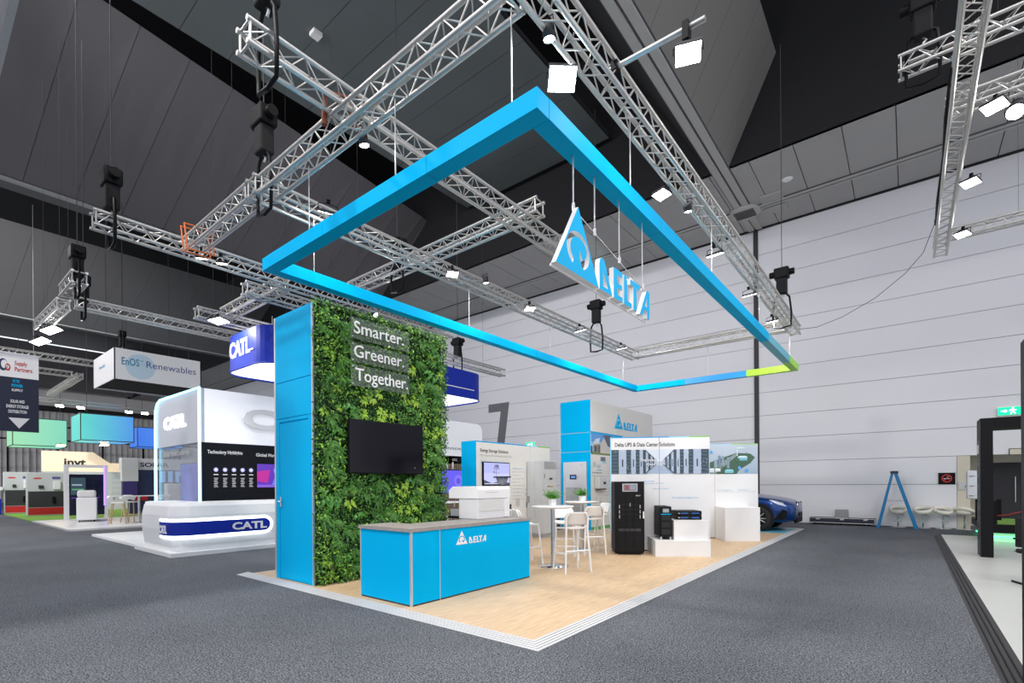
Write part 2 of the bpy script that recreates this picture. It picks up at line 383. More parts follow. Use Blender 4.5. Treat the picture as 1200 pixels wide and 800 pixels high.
def coffer(x0, top, h, y0=-6, y1=12.4, mat=BAFFLE, step=1.25, lean=.45, slope=-.13, name='ceiling'):
    """slanting left side of a coffer made of tall panels, rising from the beam at x0 to x=top at y=0"""
    root = struct(name, MB().add([(x0-.06, y0, HZ), (x0-.06, y1+.3, HZ), (top-.08+slope*(y1+.3), y1+.3, h), (top-.08+slope*y0, y0, h)], [(0, 1, 2, 3)]), SEAM)
    y = y0
    while y < y1:
        e = min(y+step-.012, y1); g = .0
        P = [(x0, y, HZ), (x0, e, HZ), (top+slope*(e+lean), min(e+lean, y1), h), (top+slope*(y+lean), min(y+lean, y1), h)]
        Q = [(a-.04, b_, c) for a, b_, c in P]
        MB().add(P+Q, [(0, 1, 2, 3), (7, 6, 5, 4), (0, 4, 5, 1), (1, 5, 6, 2), (2, 6, 7, 3), (3, 7, 4, 0)]).build('baffle_panel', mat, root); y += step
    return root
coffer(-19.1, -13.62, 14, slope=-.13)
coffer(-36.3, -30.4, 14, slope=0)
coffer(-62.5, -56.5, 14, slope=0)
coffer(-1.66, -.36, 13.8, slope=0, lean=.2, mat=M('grey_acoustic_panel_warm', (.17, .165, .155), .8))
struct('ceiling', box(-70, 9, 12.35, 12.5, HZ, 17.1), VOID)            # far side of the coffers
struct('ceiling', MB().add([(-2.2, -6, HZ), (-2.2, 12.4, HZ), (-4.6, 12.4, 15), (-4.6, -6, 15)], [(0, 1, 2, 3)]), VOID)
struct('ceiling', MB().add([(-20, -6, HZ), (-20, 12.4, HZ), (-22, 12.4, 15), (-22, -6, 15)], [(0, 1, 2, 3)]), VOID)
sl = struct('ceiling', box(-12.4, -5.55, -6, 12.1, 13.52, 13.7), SEAM)
y = -6
while y < 12: box(-12.4, -5.55, y+.008, min(y+1.2, 12.1)-.008, 13.5, 13.56).build('ceiling_board', SLAB, sl); y += 1.2
b2 = struct('trim_8', box(-20, -19.1, -6, 15.1, HZ-.02, HZ+.2), BAFFLE)
box(-19.3, -19.1, -6, 15.1, HZ-.08, HZ).build('track_rail', RAILM, b2)
b3 = struct('trim_9', box(-37.2, -36.3, -6, 15.1, HZ-.02, HZ+.2), BAFFLE)
box(-36.5, -36.3, -6, 15.1, HZ-.08, HZ).build('track_rail', RAILM, b3)
# downlights and detectors on the ceiling
for (x, y, z, l) in ((-.4, 14.2, HZ, 'round white downlight in the pale soffit right of the long ceiling track'), (-13.5, 13.9, HZ, 'round white downlight in the soffit above the far end of the planted wall')
                     ):
    o = MB().lathe([(0, -.03), (.12, -.03), (.16, 0)], (x, y, z-.002), 20).build('ceiling_downlight', WHITE2); tag(o, l, 'ceiling fitting')
tag(box(-9.82, -9.58, 3.4, 3.64, 13.4, 13.5).build('ceiling_detector', WHITE2), 'small white box detector on the grey green ceiling board, upper left', 'ceiling fitting')

# added round lamps, out of view, that fill the hall with light
def added_bay(i, loc):
    x, y, z = loc
    t = thing('added_bay_lamp', 'added round fill lamp under the ceiling, out of view', 'lamp', loc, 0, 'added round fill lamps')
    MB().lathe([(.05, .25), (.12, .2), (.3, .03), (.3, 0), (.27, 0), (.1, .12), (0, .12)], n=20).build('reflector', DGREY, t)
    ld = bpy.data.lights.new('added_bay_light', 'AREA'); ld.shape = 'DISK'; ld.size = .5; ld.energy = BAY_POWER; ld.color = (1, .96, .92); ld.spread = R(150)
    link('bulb', ld, t, (0, 0, -.02))
for i, l in enumerate(ADDED_BAYS): added_bay(i, l)
for l, a, pw_ in ADDED_FLOODS:  # extra lamps, unseen, there only to light the walls
    t = thing('added_floodlight', 'added square floodlight out of view, brightening a far wall', 'lamp', l, 0, 'added wall floodlights')
    t.rotation_mode = 'QUATERNION'; t.rotation_quaternion = (Vector(a)-Vector(l)).to_track_quat('-Z', 'Y')
    MB().box(-.45, .45, -.35, .35, .02, .2, bev=.03).build('housing', DGREY, t); MB().tube((0, 0, .2), (0, 0, .5), .03).build('bracket', DGREY, t)
    ld = bpy.data.lights.new('flood', 'AREA'); ld.shape = 'RECTANGLE'; ld.size = .8; ld.size_y = .6; ld.energy = pw_; ld.color = (1, .98, .99); ld.spread = R(70); link('emitter', ld, t, (0, 0, 0))

# ================================================================== trusses
PITCH = .165; TS = .2
def brace_mesh(i):
    (a, b_) = [((-1, -1), (1, -1)), ((-1, 1), (1, 1)), ((-1, -1), (-1, 1)), ((1, -1), (1, 1))][i//2]
    if i % 2: a, b_ = b_, a
    h = TS/2
    mb = MB().tube((0, a[0]*h, a[1]*h), (PITCH, b_[0]*h, b_[1]*h), .0075, 5, caps=False)
    me = bpy.data.meshes.new('brace'); me.from_pydata(mb.v, [], mb.f); me.polygons.foreach_set('use_smooth', [True]*len(mb.f)); me.materials.append(ALU); return me
BR = [brace_mesh(i) for i in range(8)]
def truss(label, p, q, group=None, detail=True, scale=1, name='box_truss'):
    p = Vector(p); q = Vector(q); d = q-p; L = d.length/scale; rz = math.atan2(d.y, d.x)
    t = thing(name, label, 'truss', p, rz, group); t.scale = (scale,)*3
    h = TS/2
    for a in (-1, 1):
        for b_ in (-1, 1): MB().tube((0, a*h, b_*h), (L, a*h, b_*h), .0235, 10).build('chord', ALU, t)
    for X in (.03, L-.03):
        e = MB()
        for a in (-1, 1): e.tube((X, a*h, -h), (X, a*h, h), .012, 6).tube((X, -h, a*h), (X, h, a*h), .012, 6)
        e.build('end_frame', ALU, t)
    n = int((L-.06)/PITCH)
    if not detail:
        top = (11.0-p.z)/scale
        for X in (L*.15, L*.85): MB().tube((X, 0, h), (X, 0, top), .003, 4).build('suspension_wire', M('dark_chain', (.03, .03, .03), .6), t)
    if detail and n*4 < 300:
        for k in range(n):
            for s_ in range(4):
                link('brace', BR[s_*2+((k+s_) % 2)], t, (.03+k*PITCH, 0, 0))
    else:
        mb = MB()
        for k in range(n):
            for s_ in range(4):
                (a, b_) = [((-1, -1), (1, -1)), ((-1, 1), (1, 1)), ((-1, -1), (-1, 1)), ((1, -1), (1, 1))][s_]
                if (k+s_) % 2: a, b_ = b_, a
                mb.tube((.03+k*PITCH, a[0]*h, a[1]*h), (.03+(k+1)*PITCH, b_[0]*h, b_[1]*h), .0075, 4, caps=False)
        mb.build('bracing', ALU, t)['kind'] = 'stuff'
    return t
ZT = 5.15
truss('long silver truss over the right arm of the blue frame', (.41, -.9, ZT), (.41, 10.25, ZT))
truss('silver truss crossing over the front arm of the blue frame', (.28, -.61, ZT), (-3.62, -.61, ZT))
truss('silver truss over the left arm of the blue frame, carrying five lamps', (-3.77, -.78, ZT), (-3.64, 9.95, ZT))
truss('silver truss down the middle of the blue frame, ending behind the triangle sign', (-1.96, -1.62, ZT+.22), (-1.96, 3.9, ZT+.22))
truss('short silver truss crossing the middle of the blue frame', (-1.72, 2.52, ZT+.44), (-6.6, 2.52, ZT+.44))
truss('silver truss over the far arm of the blue frame', (.28, 9.75, ZT), (-3.5, 9.75, ZT))
truss('dull silver truss tied with orange slings left of the blue frame', (-3.9, -.66, ZT-.02), (-6.05, -.66, ZT-.02))
truss('silver truss running behind the planted wall to the left', (-6.22, -1.82, ZT), (-6.22, 5.0, ZT), detail=True)
truss('silver truss hanging over the pale raised floor at the right', (3.09, 1.4, 6.3), (3.09, 10.3, 6.3))
truss('silver truss crossing high behind the right hand hanging truss, upper of the pair', (2.46, 5.1, 7.1), (9, 5.1, 7.1), 'right pair', False)
truss('silver truss crossing behind the right hand hanging truss, lower of the pair', (3.0, 6.5, 7.1), (9.5, 6.5, 7.1), None, False)
truss('low silver truss leading right from the end of the hanging truss', (3.3, 11.9, 7.2), (11, 11.9, 7.2), None, False)
for o in [x for x in bpy.data.objects if x.get('group') == 'right pair']: del o['group']
truss('silver truss above the rear end of the deep blue ring sign', (-7.95, 2.6, ZT-.02), (-7.95, 9.1, ZT-.02), None, False)
truss('silver truss above the front end of the deep blue ring sign', (-6.4, .95, ZT), (-8.95, .95, ZT), None, False)
truss('silver truss stub poking left above the deep blue ring sign', (-8.9, .35, ZT-.12), (-8.9, 2.6, ZT-.12), None, False)
truss('pale truss in front of the deep blue ring sign by the planted wall', (-7.0, .5, ZT-.05), (-7.0, 2.6, ZT-.05), None, False)
truss('distant truss along the far left aisle under the slanted ceiling', (-11.2, -1.15, 5.35), (-11.2, 2.4, 5.35), None, False)
truss('short stubby truss hanging at far left below a hoist', (-9.0, -1.45, 5.2), (-10.1, -1.45, 5.2), None, False)
truss('dim truss reaching down left to two lamps', (-11.3, -1.3, 5.3), (-13.6, -1.35, 5.3), None, False)
truss('far left truss running above the hanging banner, upper of two', (-21.7, -4, 6.15), (-21.7, 1.6, 6.15), None, False)
truss('far left truss running above the hanging banner, lower of two', (-24.7, -4, 6.15), (-24.7, 1.1, 6.15), None, False)
truss('far truss with small lamps below the white box sign', (-34, .5, 6.2), (-34, 12.0, 6.2), None, False)
truss('far cross truss left of the white box sign', (-24.5, 1.3, 6.1), (-31, 1.3, 6.1), None, False)

def hoist(label, x, y, zt=ZT+.1, body=.55, top=11.0, tilt=0, sc=1.2):
    t = thing('chain_hoist', label, 'chain hoist', (x, y, zt))
    t.scale = (sc,)*3
    b0 = body
    mb = MB().box(-.12, .12, -.09, .09, b0-.02, b0+.17, bev=.02).tube((-.2, 0, b0+.08), (.2, 0, b0+.08), .055, 12)
    mb.build('motor_body', BLACK, t)
    MB().box(-.085, .085, -.07, .07, b0-.3, b0-.01, bev=.02).build('chain_bag', BLACKM, t)
    MB().tube((0, 0, b0+.16), (0, 0, (top-zt)/sc), .006, 6).build('chain', M('dark_chain', (.03, .03, .03), .6), t)
    for s_ in (-1, 1):
        MB().path([(0, 0, b0-.2), (s_*.12, 0, .18), (s_*.15, 0, -.1), (s_*.14, 0, -.34), (0, 0, -.36)], .018, 6).build('sling', BLACK, t)
    MB().path([(0, 0, b0-.2), (0, 0, b0-.3), (.03, 0, b0-.34), (0, 0, b0-.37)], .012, 6).build('hook', STEEL, t)
    return t
hoist('black chain hoist at the left end of the front truss', -3.68, -.64)
hoist('black chain hoist hanging at the near end of the truss behind the planted wall', -6.22, -1.6, body=.38)
hoist('black chain hoist above the far left corner lamps of the blue frame', -3.66, 7.7)
hoist('black chain hoist near the far end of the right long truss', .41, 8.6)
hoist('black chain hoist at the near end of the middle truss, top of picture', -1.96, -1.4, zt=ZT+.32)
hoist('black chain hoist beside the right hand hanging truss', 2.72, 5.1, zt=7.2, body=.45)
hoist('black chain hoist over the rear end of the deep blue ring sign', -7.95, 7.0, body=.3)
hoist('black chain hoist left of the stubby truss at far left', -11.2, -1.0, zt=5.45, body=.25)
hoist('black chain hoist directly on the stubby truss at far left', -9.2, -1.45, zt=5.3, body=.25)
hoist('small black chain hoist above the corner of the white box sign', -19.6, 1.6, zt=6.5, body=.3)
hoist('black chain hoist in the middle of the short crossing truss', -5.1, 2.52, zt=ZT+.44, body=.3)
# orange slings
o = MB()
for dx in (0, .14): o.path([(-5.72-dx, -.82, ZT-.2), (-5.72-dx, -.86, ZT+.16), (-5.72-dx, -.50, ZT+.18), (-5.72-dx, -.46, ZT-.18), (-5.72-dx, -.82, ZT-.2)], .013, 6)
tag(o.build('lifting_sling', ORANGE), 'orange round slings tying the dull truss to the truss behind', 'sling')
o = MB().path([(-2.12, -.75, ZT+.0), (-2.12, -.74, ZT+.35), (-2.05, -.5, ZT+.38), (-2.02, -.46, ZT+.1)], .03, 8)
tag(o.build('lifting_sling', M('rust_sling', (.22, .06, .03), .7)), 'rust brown sling where the front and middle trusses cross', 'sling')
# hanging loose cables
tag(MB().path([(3.0, 9.6, 6.7), (2.8, 9.6, 6.1), (2.5, 9.6, 5.75), (2.0, 9.7, 5.4), (1.4, 9.8, 5.15), (.9, 9.9, 5.05), (.5, 10, 5.1)], .006, 6).build('power_cable', BLACK), 'thin black cable sagging between the right long truss and the hanging truss', 'cable')
tag(MB().path([(2.97, 4.4, 6.4), (2.95, 5.2, 6.25), (2.98, 6.4, 6.35), (2.95, 7.6, 6.2), (2.97, 8.8, 6.3), (2.99, 9.6, 6.7)], .02, 6).build('power_cable', BLACK), 'thick black cable bundle along the right hand hanging truss', 'cable')

# LED flood panels
def flood(label, loc, aim, size=.24, power=30, dist=.12, warm=False, group=None, arm=None):
    t = thing('flood_lamp', label, 'lamp', loc, 0, group)
    a = Vector(aim).normalized(); q = a.to_track_quat('-Z', 'Y'); t.rotation_mode = 'QUATERNION'; t.rotation_quaternion = q
    h = size/2
    MB().box(-h, h, -h*.85, h*.85, 0, .035, bev=.006).build('housing', DGREY, t)
    MB().box(-h*.92, h*.92, -h*.77, h*.77, -.004, .001).build('lens', WARMLAMP if warm else LAMP, t)
    MB().path([(-h-.01, 0, .02), (-h-.01, 0, .09), (0, 0, .11), (h+.01, 0, .09), (h+.01, 0, .02)], .006, 6).build('yoke', BLACK, t)
    MB().box(-.02, .02, -.02, .02, .1, .16).build('clamp', BLACK, t)
    ld = bpy.data.lights.new('flood', 'AREA'); ld.shape = 'RECTANGLE'; ld.size = size*.9; ld.size_y = size*.75; ld.energy = power*PANEL_POWER; ld.color = (1, .6, .3) if warm else (1, .97, .93)
    link('emitter', ld, t, (0, 0, -.008))
    return t
PW = 26
flood('big bright flood lamp beside the front right corner of the blue frame', (.20, .14, 4.98), (.30, -.35, -1), .25, PW*.4)
flood('tilted flood lamp on the side pipe at top right', (1.15, .56, 4.96), (.1, -.25, -1), .21, PW)
flood('flood lamp on the right long truss, first beyond the corner lamp', (.20, 2.37, 4.98), (-.05, -.15, -1), .19, PW)
flood('flood lamp on the right long truss above the wall and left of the dark column', (.22, 4.45, 4.98), (.05, .35, -1), .21, PW*2.2)
flood('flood lamp on the right long truss in front of the dark column', (.22, 6.58, 4.98), (.05, .35, -1), .21, PW*2.2)
flood('flood lamp near the far end of the right long truss', (.23, 8.54, 4.98), (.05, .35, -1), .21, PW*2.2)
flood('flood lamp on the left arm truss where the short truss crosses', (-3.42, 2.35, 4.98), (.15, -.1, -1), .19, PW)
flood('flood lamp on the left arm truss left of the triangle sign', (-3.40, 4.5, 4.98), (.15, -.1, -1), .19, PW)
flood('flood lamp on the left arm truss by the hoist', (-3.35, 6.4, 4.98), (.05, .35, -1), .21, PW*2.2)
flood('flood lamp at the far end of the left arm truss', (-3.30, 8.4, 4.98), (.05, .35, -1), .21, PW*2.2)
flood('flood lamp peeking over the left end of the front arm', (-3.32, 0, 4.98), (-.5, .2, -1), .22, PW*.8)
flood('upper flood lamp on the right hand hanging truss', (3.40, 5.05, 6.1), (-.1, -.2, -1), .24, PW*.8)
flood('middle flood lamp on the right hand hanging truss', (3.32, 7.0, 6.1), (-.1, -.2, -1), .22, PW*.8)
flood('bottom flood lamp on the right hand hanging truss', (3.36, 9.1, 6.1), (-.1, -.2, -1), .22, PW*.8)
flood('flood lamp lighting the blue ring sign left of the planted wall', (-8.7, .72, 4.9), (.15, .1, -1), .34, PW*1.8)
flood('left one of two small lamps on the truss left of the blue frame', (-6.05, -.52, 5.0), (-.2, .2, -1), .13, 6)
flood('right one of two small lamps on the truss left of the blue frame', (-6.0, -.25, 5.0), (-.2, .2, -1), .13, 6)
flood('upper one of the two lamps at the left edge of the picture', (-13.0, -1.25, 5.1), (.3, .4, -1), .38, 30)
flood('lower one of the two lamps at the left edge of the picture', (-14.4, -1.25, 5.1), (.3, .4, -1), .38, 30)
for i, (x, y, z) in enumerate(((-33.9, 2.1, 5.92), (-33.9, 3.0, 5.92), (-33.9, 5.2, 5.92), (-33.9, 6.0, 5.92), (-33.9, 8.5, 5.92), (-33.9, 11.2, 5.92))):
    flood('small bright lamp on the far trusses below the white box sign', (x, y, z), (.3, -.1, -1), .35, 25, group='lamps on the far trusses')
def par(label, loc, r=.05, power=10, aim=(0, .2, -1)):
    t = thing('par_spot', label, 'lamp', loc); t.rotation_mode = 'QUATERNION'; t.rotation_quaternion = Vector(aim).to_track_quat('-Z', 'Y')
    MB().lathe([(r*.3, r*3), (r*.9, r*2.2), (r*1.1, 0), (r*1.0, 0), (r*.9, r*.3)], n=18).build('can', DGREY, t)
    MB().lathe([(0, .004), (r, .004)], n=18).build('lens', LAMP, t)
    MB().path([(-r*1.2, 0, r), (-r*1.2, 0, r*3.4), (r*1.2, 0, r*3.4), (r*1.2, 0, r)], .005, 6).build('yoke', BLACK, t)
    ld = bpy.data.lights.new('spot', 'AREA'); ld.shape = 'DISK'; ld.size = r*2; ld.energy = power; ld.color = (1, .95, .88)
    link('emitter', ld, t, (0, 0, -.006))
par('round spot lamp on the middle truss above the front arm', (-1.86, -.45, 4.98), .05, 14)
par('round spot lamp on the right long truss above the corner flood lamp', (.33, -.25, 4.98), .045, 14)
par('round spot lamp on the right long truss beyond the seam of the blue arm', (.32, 2.96, 4.98), .045, 14)
par('round spot lamp on the left arm truss below the short truss', (-3.2, 2.95, 4.96), .045, 14)
par('round spot lamp shining just above the planted wall', (-6.1, 2.75, 4.98), .05, 16, (.8, .2, -.8))
par('round spot lamp between the two flood lamps of the hanging truss', (3.62, 5.35, 6.1), .09, 20, (-.2, -.8, -1))
for i, (x, y, z) in enumerate(((-40.5, 2.7, 4.25), (-37.2, 4.1, 4.2), (-37.5, 7.2, 3.4))):
    flood('warm round lamp above the far cream booth fascia', (x+3, y, z-.3), (.3, 0, -1), .42, 40, warm=True, group='warm lamps above the far cream fascia')
# side pipe
t = thing('lighting_pipe', 'silver pipe sticking out sideways from the right long truss', 'pipe', (.45, .56, 5.2))
MB().tube((0, 0, 0), (.83, .03, 0), .024, 12).build('tube', ALU, t); box(.02, .08, -.04, .04, -.04, .04).build('clamp', BLACK, t); box(.66, .71, -.03, .05, -.12, .03).build('clamp', BLACK, t)

# ================================================================== hanging blue frame
x0, x1, y0, y1, za, zb = -3.735, .495, -.649, 10.087, 4.128, 4.28; wd = .15
fr = thing('hanging_ring', 'large rectangular blue ring frame hung above the stand, lime at its far right corner', 'hanging sign', (0, 0, 0))
def arm(p, q, m, axis, wdi):
    if axis == 'x': box(p, q, wdi, wdi+wd, za, zb).build('beam_panel', m, fr)
    else: box(wdi, wdi+wd, p, q, za, zb).build('beam_panel', m, fr)
g = .0025
for p, q in ((x0+wd, -2.34), (-2.34, -.68), (-.68, x1)): arm(p+g, q-g, BLUE, 'x', y0)
for p, q, m in ((y0+wd, 1.6, BLUE), (1.6, 4.2, BLUE), (4.2, 6.84, BLUE), (6.84, 9.0, TEAL), (9.0, y1, GREEN)): arm(p+g, q-g, m, 'y', x1-wd)
for p, q, m in ((x0+wd, -2.2, BLUE), (-2.2, -.64, BLUE2), (-.64, x1-wd, GREEN)): arm(p+g, q-g, m, 'x', y1-wd)
for p, q in ((y0, 2.2), (2.2, 5.0), (5.0, 7.6), (7.6, y1)): arm(p+g, q-g, BLUE, 'y', x0)
for (x, y) in ((.20, -.57), (-2.75, -.57), (-1.2, -.57), (.42, 1.02), (.42, 3.6), (.42, 6.4), (.42, 9.4), (-3.66, .0), (-3.66, 3.0), (-3.66, 5.6), (-3.66, 9.2), (-1.6, 10.0)):
    MB().tube((x, y, zb-.02), (x, y, ZT-.08), .006, 6).build('suspension_wire', WIRE, fr)

# ================================================================== triangle sign
sg = thing('hanging_logo_sign', 'hanging blue triangle and letters sign with white edges below the right arm', 'hanging sign', (.42, 0, 0))
FS = Face((0, 0, 0), (0, 1, 0), (1, 0, 0))
box(-.012, 0, -.38, 1.38, 3.115, 3.135).build('bottom_rail', WHITE2, sg)
MB().add([(-.006, .28, 3.13), (-.006, 1.38, 3.13), (-.006, 1.38, 3.435), (-.006, .12, 3.60)], [(0, 1, 2, 3)]).build('clear_backing', GLASSM, sg)
MB().path([(-.006, .0, 3.69), (-.006, 1.38, 3.44)], .004, 6).build('top_edge', TRIMAL, sg)
MB().path([(-.006, 1.38, 3.44), (-.006, 1.38, 3.12)], .004, 6).build('end_edge', TRIMAL, sg)
SB = [M('sign_blue', (0, .41, .76), .5, spec=.1), WHITE2]
loops_mesh(tri_loops(), FS, -.38, 3.135, .665, SB, sg, 'triangle_emblem', .045, 0, sy=.555)
for L, sc in zip(LETS, (1,)*5): loops_mesh(L, FS, .30, 3.135, 1.06/2.74, SB, sg, 'letter', .045, 0, sy=.285/.93)
for y, z in ((-.04, 3.69), (.31, 3.62), (.78, 3.54), (1.30, 3.45)):
    MB().tube((-.006, y, z), (-.006, y, 4.13), .006, 6).build('suspension_wire', WIRE, sg); MB().tube((-.006, y, z-.01), (-.006, y, z+.05), .014, 8).build('shackle', STEEL, sg)

# ================================================================== stand platform
pf = thing('stand_platform', 'pale timber floor of the stand with a ribbed white edge', 'platform', (0, 0, 0))
e = .19
box(-6.16+e, -e, e, 12.15, GZ+.002, 0).build('timber_floor', WOOD, pf)
for k in range(5):
    a = e-k*e/5; b_ = e-(k+1)*e/5+.008
    z1 = -.002-k*.004; 
    box(-6.16, -a, b_, a, GZ+.001, z1).build('edge_ramp_rib', M('ramp_grey_white', (.58, .58, .585), .5), pf)
    box(-a, -b_, b_, 14.3, GZ+.001, z1).build('edge_ramp_rib', M('ramp_grey_white', (.58, .58, .585), .5), pf)
car_mat = M('cyan_floor_print', (.10, .42, .56), .35)
box(-6.1, -e, 12.17, 14.25, GZ+.002, 0).build('floor_print', car_mat, pf)
box(-6.1, -1.0, 12.17, 12.42, 0, .001).build('floor_print_stripe', GREEN, pf)
box(-1.0, -e, 12.15, 12.20, 0, .0012).build('floor_print_stripe', WHITE, pf); box(-3, -e, 14.2, 14.26, 0, .0012).build('floor_print_stripe', WHITE, pf)

# ================================================================== planted tower
tw = thing('planted_tower', 'tall blue tower with a storeroom door and a planted green wall', 'exhibition tower', (-4.146, .234, 0))
# local: x from -1.14 to 0, y from 0 to 2.52
H = 4.09
box(-1.14, -.0, .02, 2.52, 0, H).build('core', BLUE, tw)
box(-1.14, -1.10, 0, .02, 0, H).build('corner_post', TRIMAL, tw); box(-.012, .004, -.004, .02, 0, H).build('corner_post', TRIMAL, tw)
box(-1.09, -.015, 0, .02, 3.05, H).build('blue_panel', BLUE, tw); box(-1.09, -.015, 0, .02, 2.49, 3.04).build('blue_panel', BLUE, tw)
box(-1.09, -.985, 0, .02, 0, 2.485).build('door_jamb', BLUE, tw); box(-.125, -.015, 0, .02, 0, 2.485).build('door_jamb', BLUE, tw)
box(-.98, -.13, .006, .02, .02, 2.41).build('door', BLUE, tw); box(-.98, -.13, .0, .02, 2.43, 2.48).build('door_lintel', BLUE, tw)
dh = box(-.955, -.915, -.012, .006, 1.12, 1.27, bev=.004).build('door_lock', STEEL, tw); MB().tube((-.935, -.012, 1.2), (-.935, -.05, 1.2), .008).tube((-.935, -.05, 1.2), (-.84, -.05, 1.2), .009).build('lever', STEEL, dh)
box(0, .03, .03, 2.5, 0, H).build('plant_backing', M('dark_moss', (.012, .03, .01), .9, bump=.5), tw)
# foliage, many small leaves
def leaf_shape(L, W, fold=.25, curl=.2):
    return [(0, 0, 0), (L*.45, W*.5, fold*W), (L, 0, -curl*L), (L*.45, -W*.5, fold*W), (L*.5, 0, 0)], [(0, 4, 1), (0, 3, 4), (1, 4, 2), (4, 3, 2)]
def add_leaf(mb, pos, n, up, L, W, **k):
    n = Vector(n).normalized(); up = Vector(up); x = (up-n*up.dot(n)); x = x.normalized() if x.length > 1e-4 else n.orthogonal().normalized(); y = n.cross(x)
    vs, fs = leaf_shape(L, W, **k); P = Vector(pos); mb.add([P+x*a+y*b_+n*c for a, b_, c in vs], fs)
rnd = random.Random(3)
mb = MB()
for i in range(26000):
    y = rnd.uniform(.0, 2.56); z = rnd.uniform(0.02, H+.03)
    bulge = .07+.04*sin(y*5.1+z*2.3)+.03*sin(y*2.2-z*4.1+1)
    x = rnd.uniform(.03, max(.06, bulge+.05))
    if .45 < y < 1.9 and 1.6 < z < 2.47: x = min(x, .07)
    if y < .05 or y > 2.5: x *= .8
    n = (rnd.uniform(.25, 1), rnd.uniform(-.8, .8), rnd.uniform(-.3, .9)); a = rnd.uniform(0, 2*pi)
    s_ = rnd.choice((.026, .034, .042, .055))
    add_leaf(mb, (x, y, z), n, (rnd.uniform(-.3, .5), cos(a), sin(a)-.4), s_*rnd.uniform(.8, 1.3), s_*.62)
for i in range(1400):      # top fringe and far edge
    if i % 2: p = (rnd.uniform(-.02, .12), rnd.uniform(0, 2.55), H+rnd.uniform(-.02, .06))
    else: p = (rnd.uniform(0, .12), 2.54+rnd.uniform(-.02, .05), rnd.uniform(0, H))
    s_ = rnd.uniform(.03, .07); add_leaf(mb, p, (rnd.uniform(0, 1), rnd.uniform(-.6, .6), rnd.uniform(-.2, 1)), (rnd.uniform(-.3, .5), rnd.uniform(-1, 1), rnd.uniform(-.5, 1)), s_, s_*.5)
mb.build('foliage', LEAF, tw, fixn=False)['kind'] = 'stuff'
mb = MB()
for i in range(5200):
    y = rnd.uniform(.0, 2.54); z = rnd.uniform(0.02, H+.02)
    if sin(y*4.3+2*sin(z*1.9))+sin(z*3.7+1.5*sin(y*2.6)) < .1: continue
    x = rnd.uniform(.07, .16)
    if .45 < y < 1.9 and 1.6 < z < 2.47: x = .06
    s_ = rnd.uniform(.035, .06); a = rnd.uniform(0, 2*pi); add_leaf(mb, (x, y, z), (1, rnd.uniform(-.7, .7), rnd.uniform(-.2, .9)), (rnd.uniform(-.2, .5), cos(a), sin(a)-.2), s_, s_*.5)
mb.build('light_foliage', leafmat('bright_ivy_leaves', [(.03, .15, .01), (.09, .28, .015), (.20, .42, .03), (.34, .55, .07)]), tw, fixn=False)['kind'] = 'stuff'
def fern_me(k):
    r_ = random.Random(k); mb = MB()
    for j in range(9):
        a = r_.uniform(0, 2*pi); L = r_.uniform(.12, .2); d = Vector((.55, cos(a), sin(a)*.8+.1)).normalized(); s_ = d.cross(Vector((1, 0, 0))).normalized()
        for i in range(12):
            t_ = i/12; p = d*(L*t_)+Vector((0, 0, -.09*t_*t_)); w_ = .045*(1-t_)*(.4+t_*2 if t_ < .3 else 1)
            for q in (-1, 1): add_leaf(mb, p, d.cross(s_)*-1+Vector((.3, 0, 0)), s_*q+d*.6, w_+.012, .012, fold=.1, curl=.25)
    return mb
def rosette_me(k):
    r_ = random.Random(k); mb = MB()
    for j in range(20):
        a = r_.uniform(0, 2*pi); d = Vector((r_.uniform(.3, 1.3), cos(a), sin(a))).normalized()
        add_leaf(mb, d*.01, Vector((1, 0, .3))-d*.4, d, r_.uniform(.08, .14), .034, fold=.3, curl=.45)
    return mb
def broad_me(k):
    r_ = random.Random(k); mb = MB()
    for j in range(8):
        a = r_.uniform(-.9, .9); d = Vector((.5, sin(a), -cos(a))).normalized(); p = Vector((0, r_.uniform(-.07, .07), r_.uniform(0, .1)))
        add_leaf(mb, p, Vector((1, 0, .2)), d, r_.uniform(.12, .2), .06, fold=.35, curl=.3)
    return mb
def mesh_of(mb, m, nm):
    me = bpy.data.meshes.new(nm); me.from_pydata(mb.v, [], mb.f); me.materials.append(m); return me
FM = [mesh_of(fern_me(k), FERN, 'fern') for k in range(3)]; RM = [mesh_of(rosette_me(k), LIME, 'rosette') for k in range(3)]; BM = [mesh_of(broad_me(k), BROAD, 'broad') for k in range(3)]
spots = []
tries = 0
while len(spots) < 170 and tries < 9000:
    tries += 1
    y = rnd.uniform(.1, 2.42); z = rnd.uniform(.15, H-.1)
    if .42 < y < 1.95 and 1.58 < z < 2.5: continue
    if .55 < y < 1.68 and 2.98 < z < 4.0: continue
    if all((y-a)**2+(z-b_)**2 > .115**2 for a, b_ in spots): spots.append((y, z))
for i, (y, z) in enumerate(spots):
    k = rnd.choice((0, 0, 0, 1, 1, 2)); nm, me = [('fern', FM), ('lime_rosette_plant', RM), ('broadleaf_plant', BM)][k]
    o = link(nm, me[i % 3], tw, (.09, y, z)); s_ = rnd.uniform(.6, 1.0) if k == 1 else rnd.uniform(.7, 1.1); o.scale = (s_,)*3; o.rotation_euler = (rnd.uniform(-.4, .4), 0, 0)
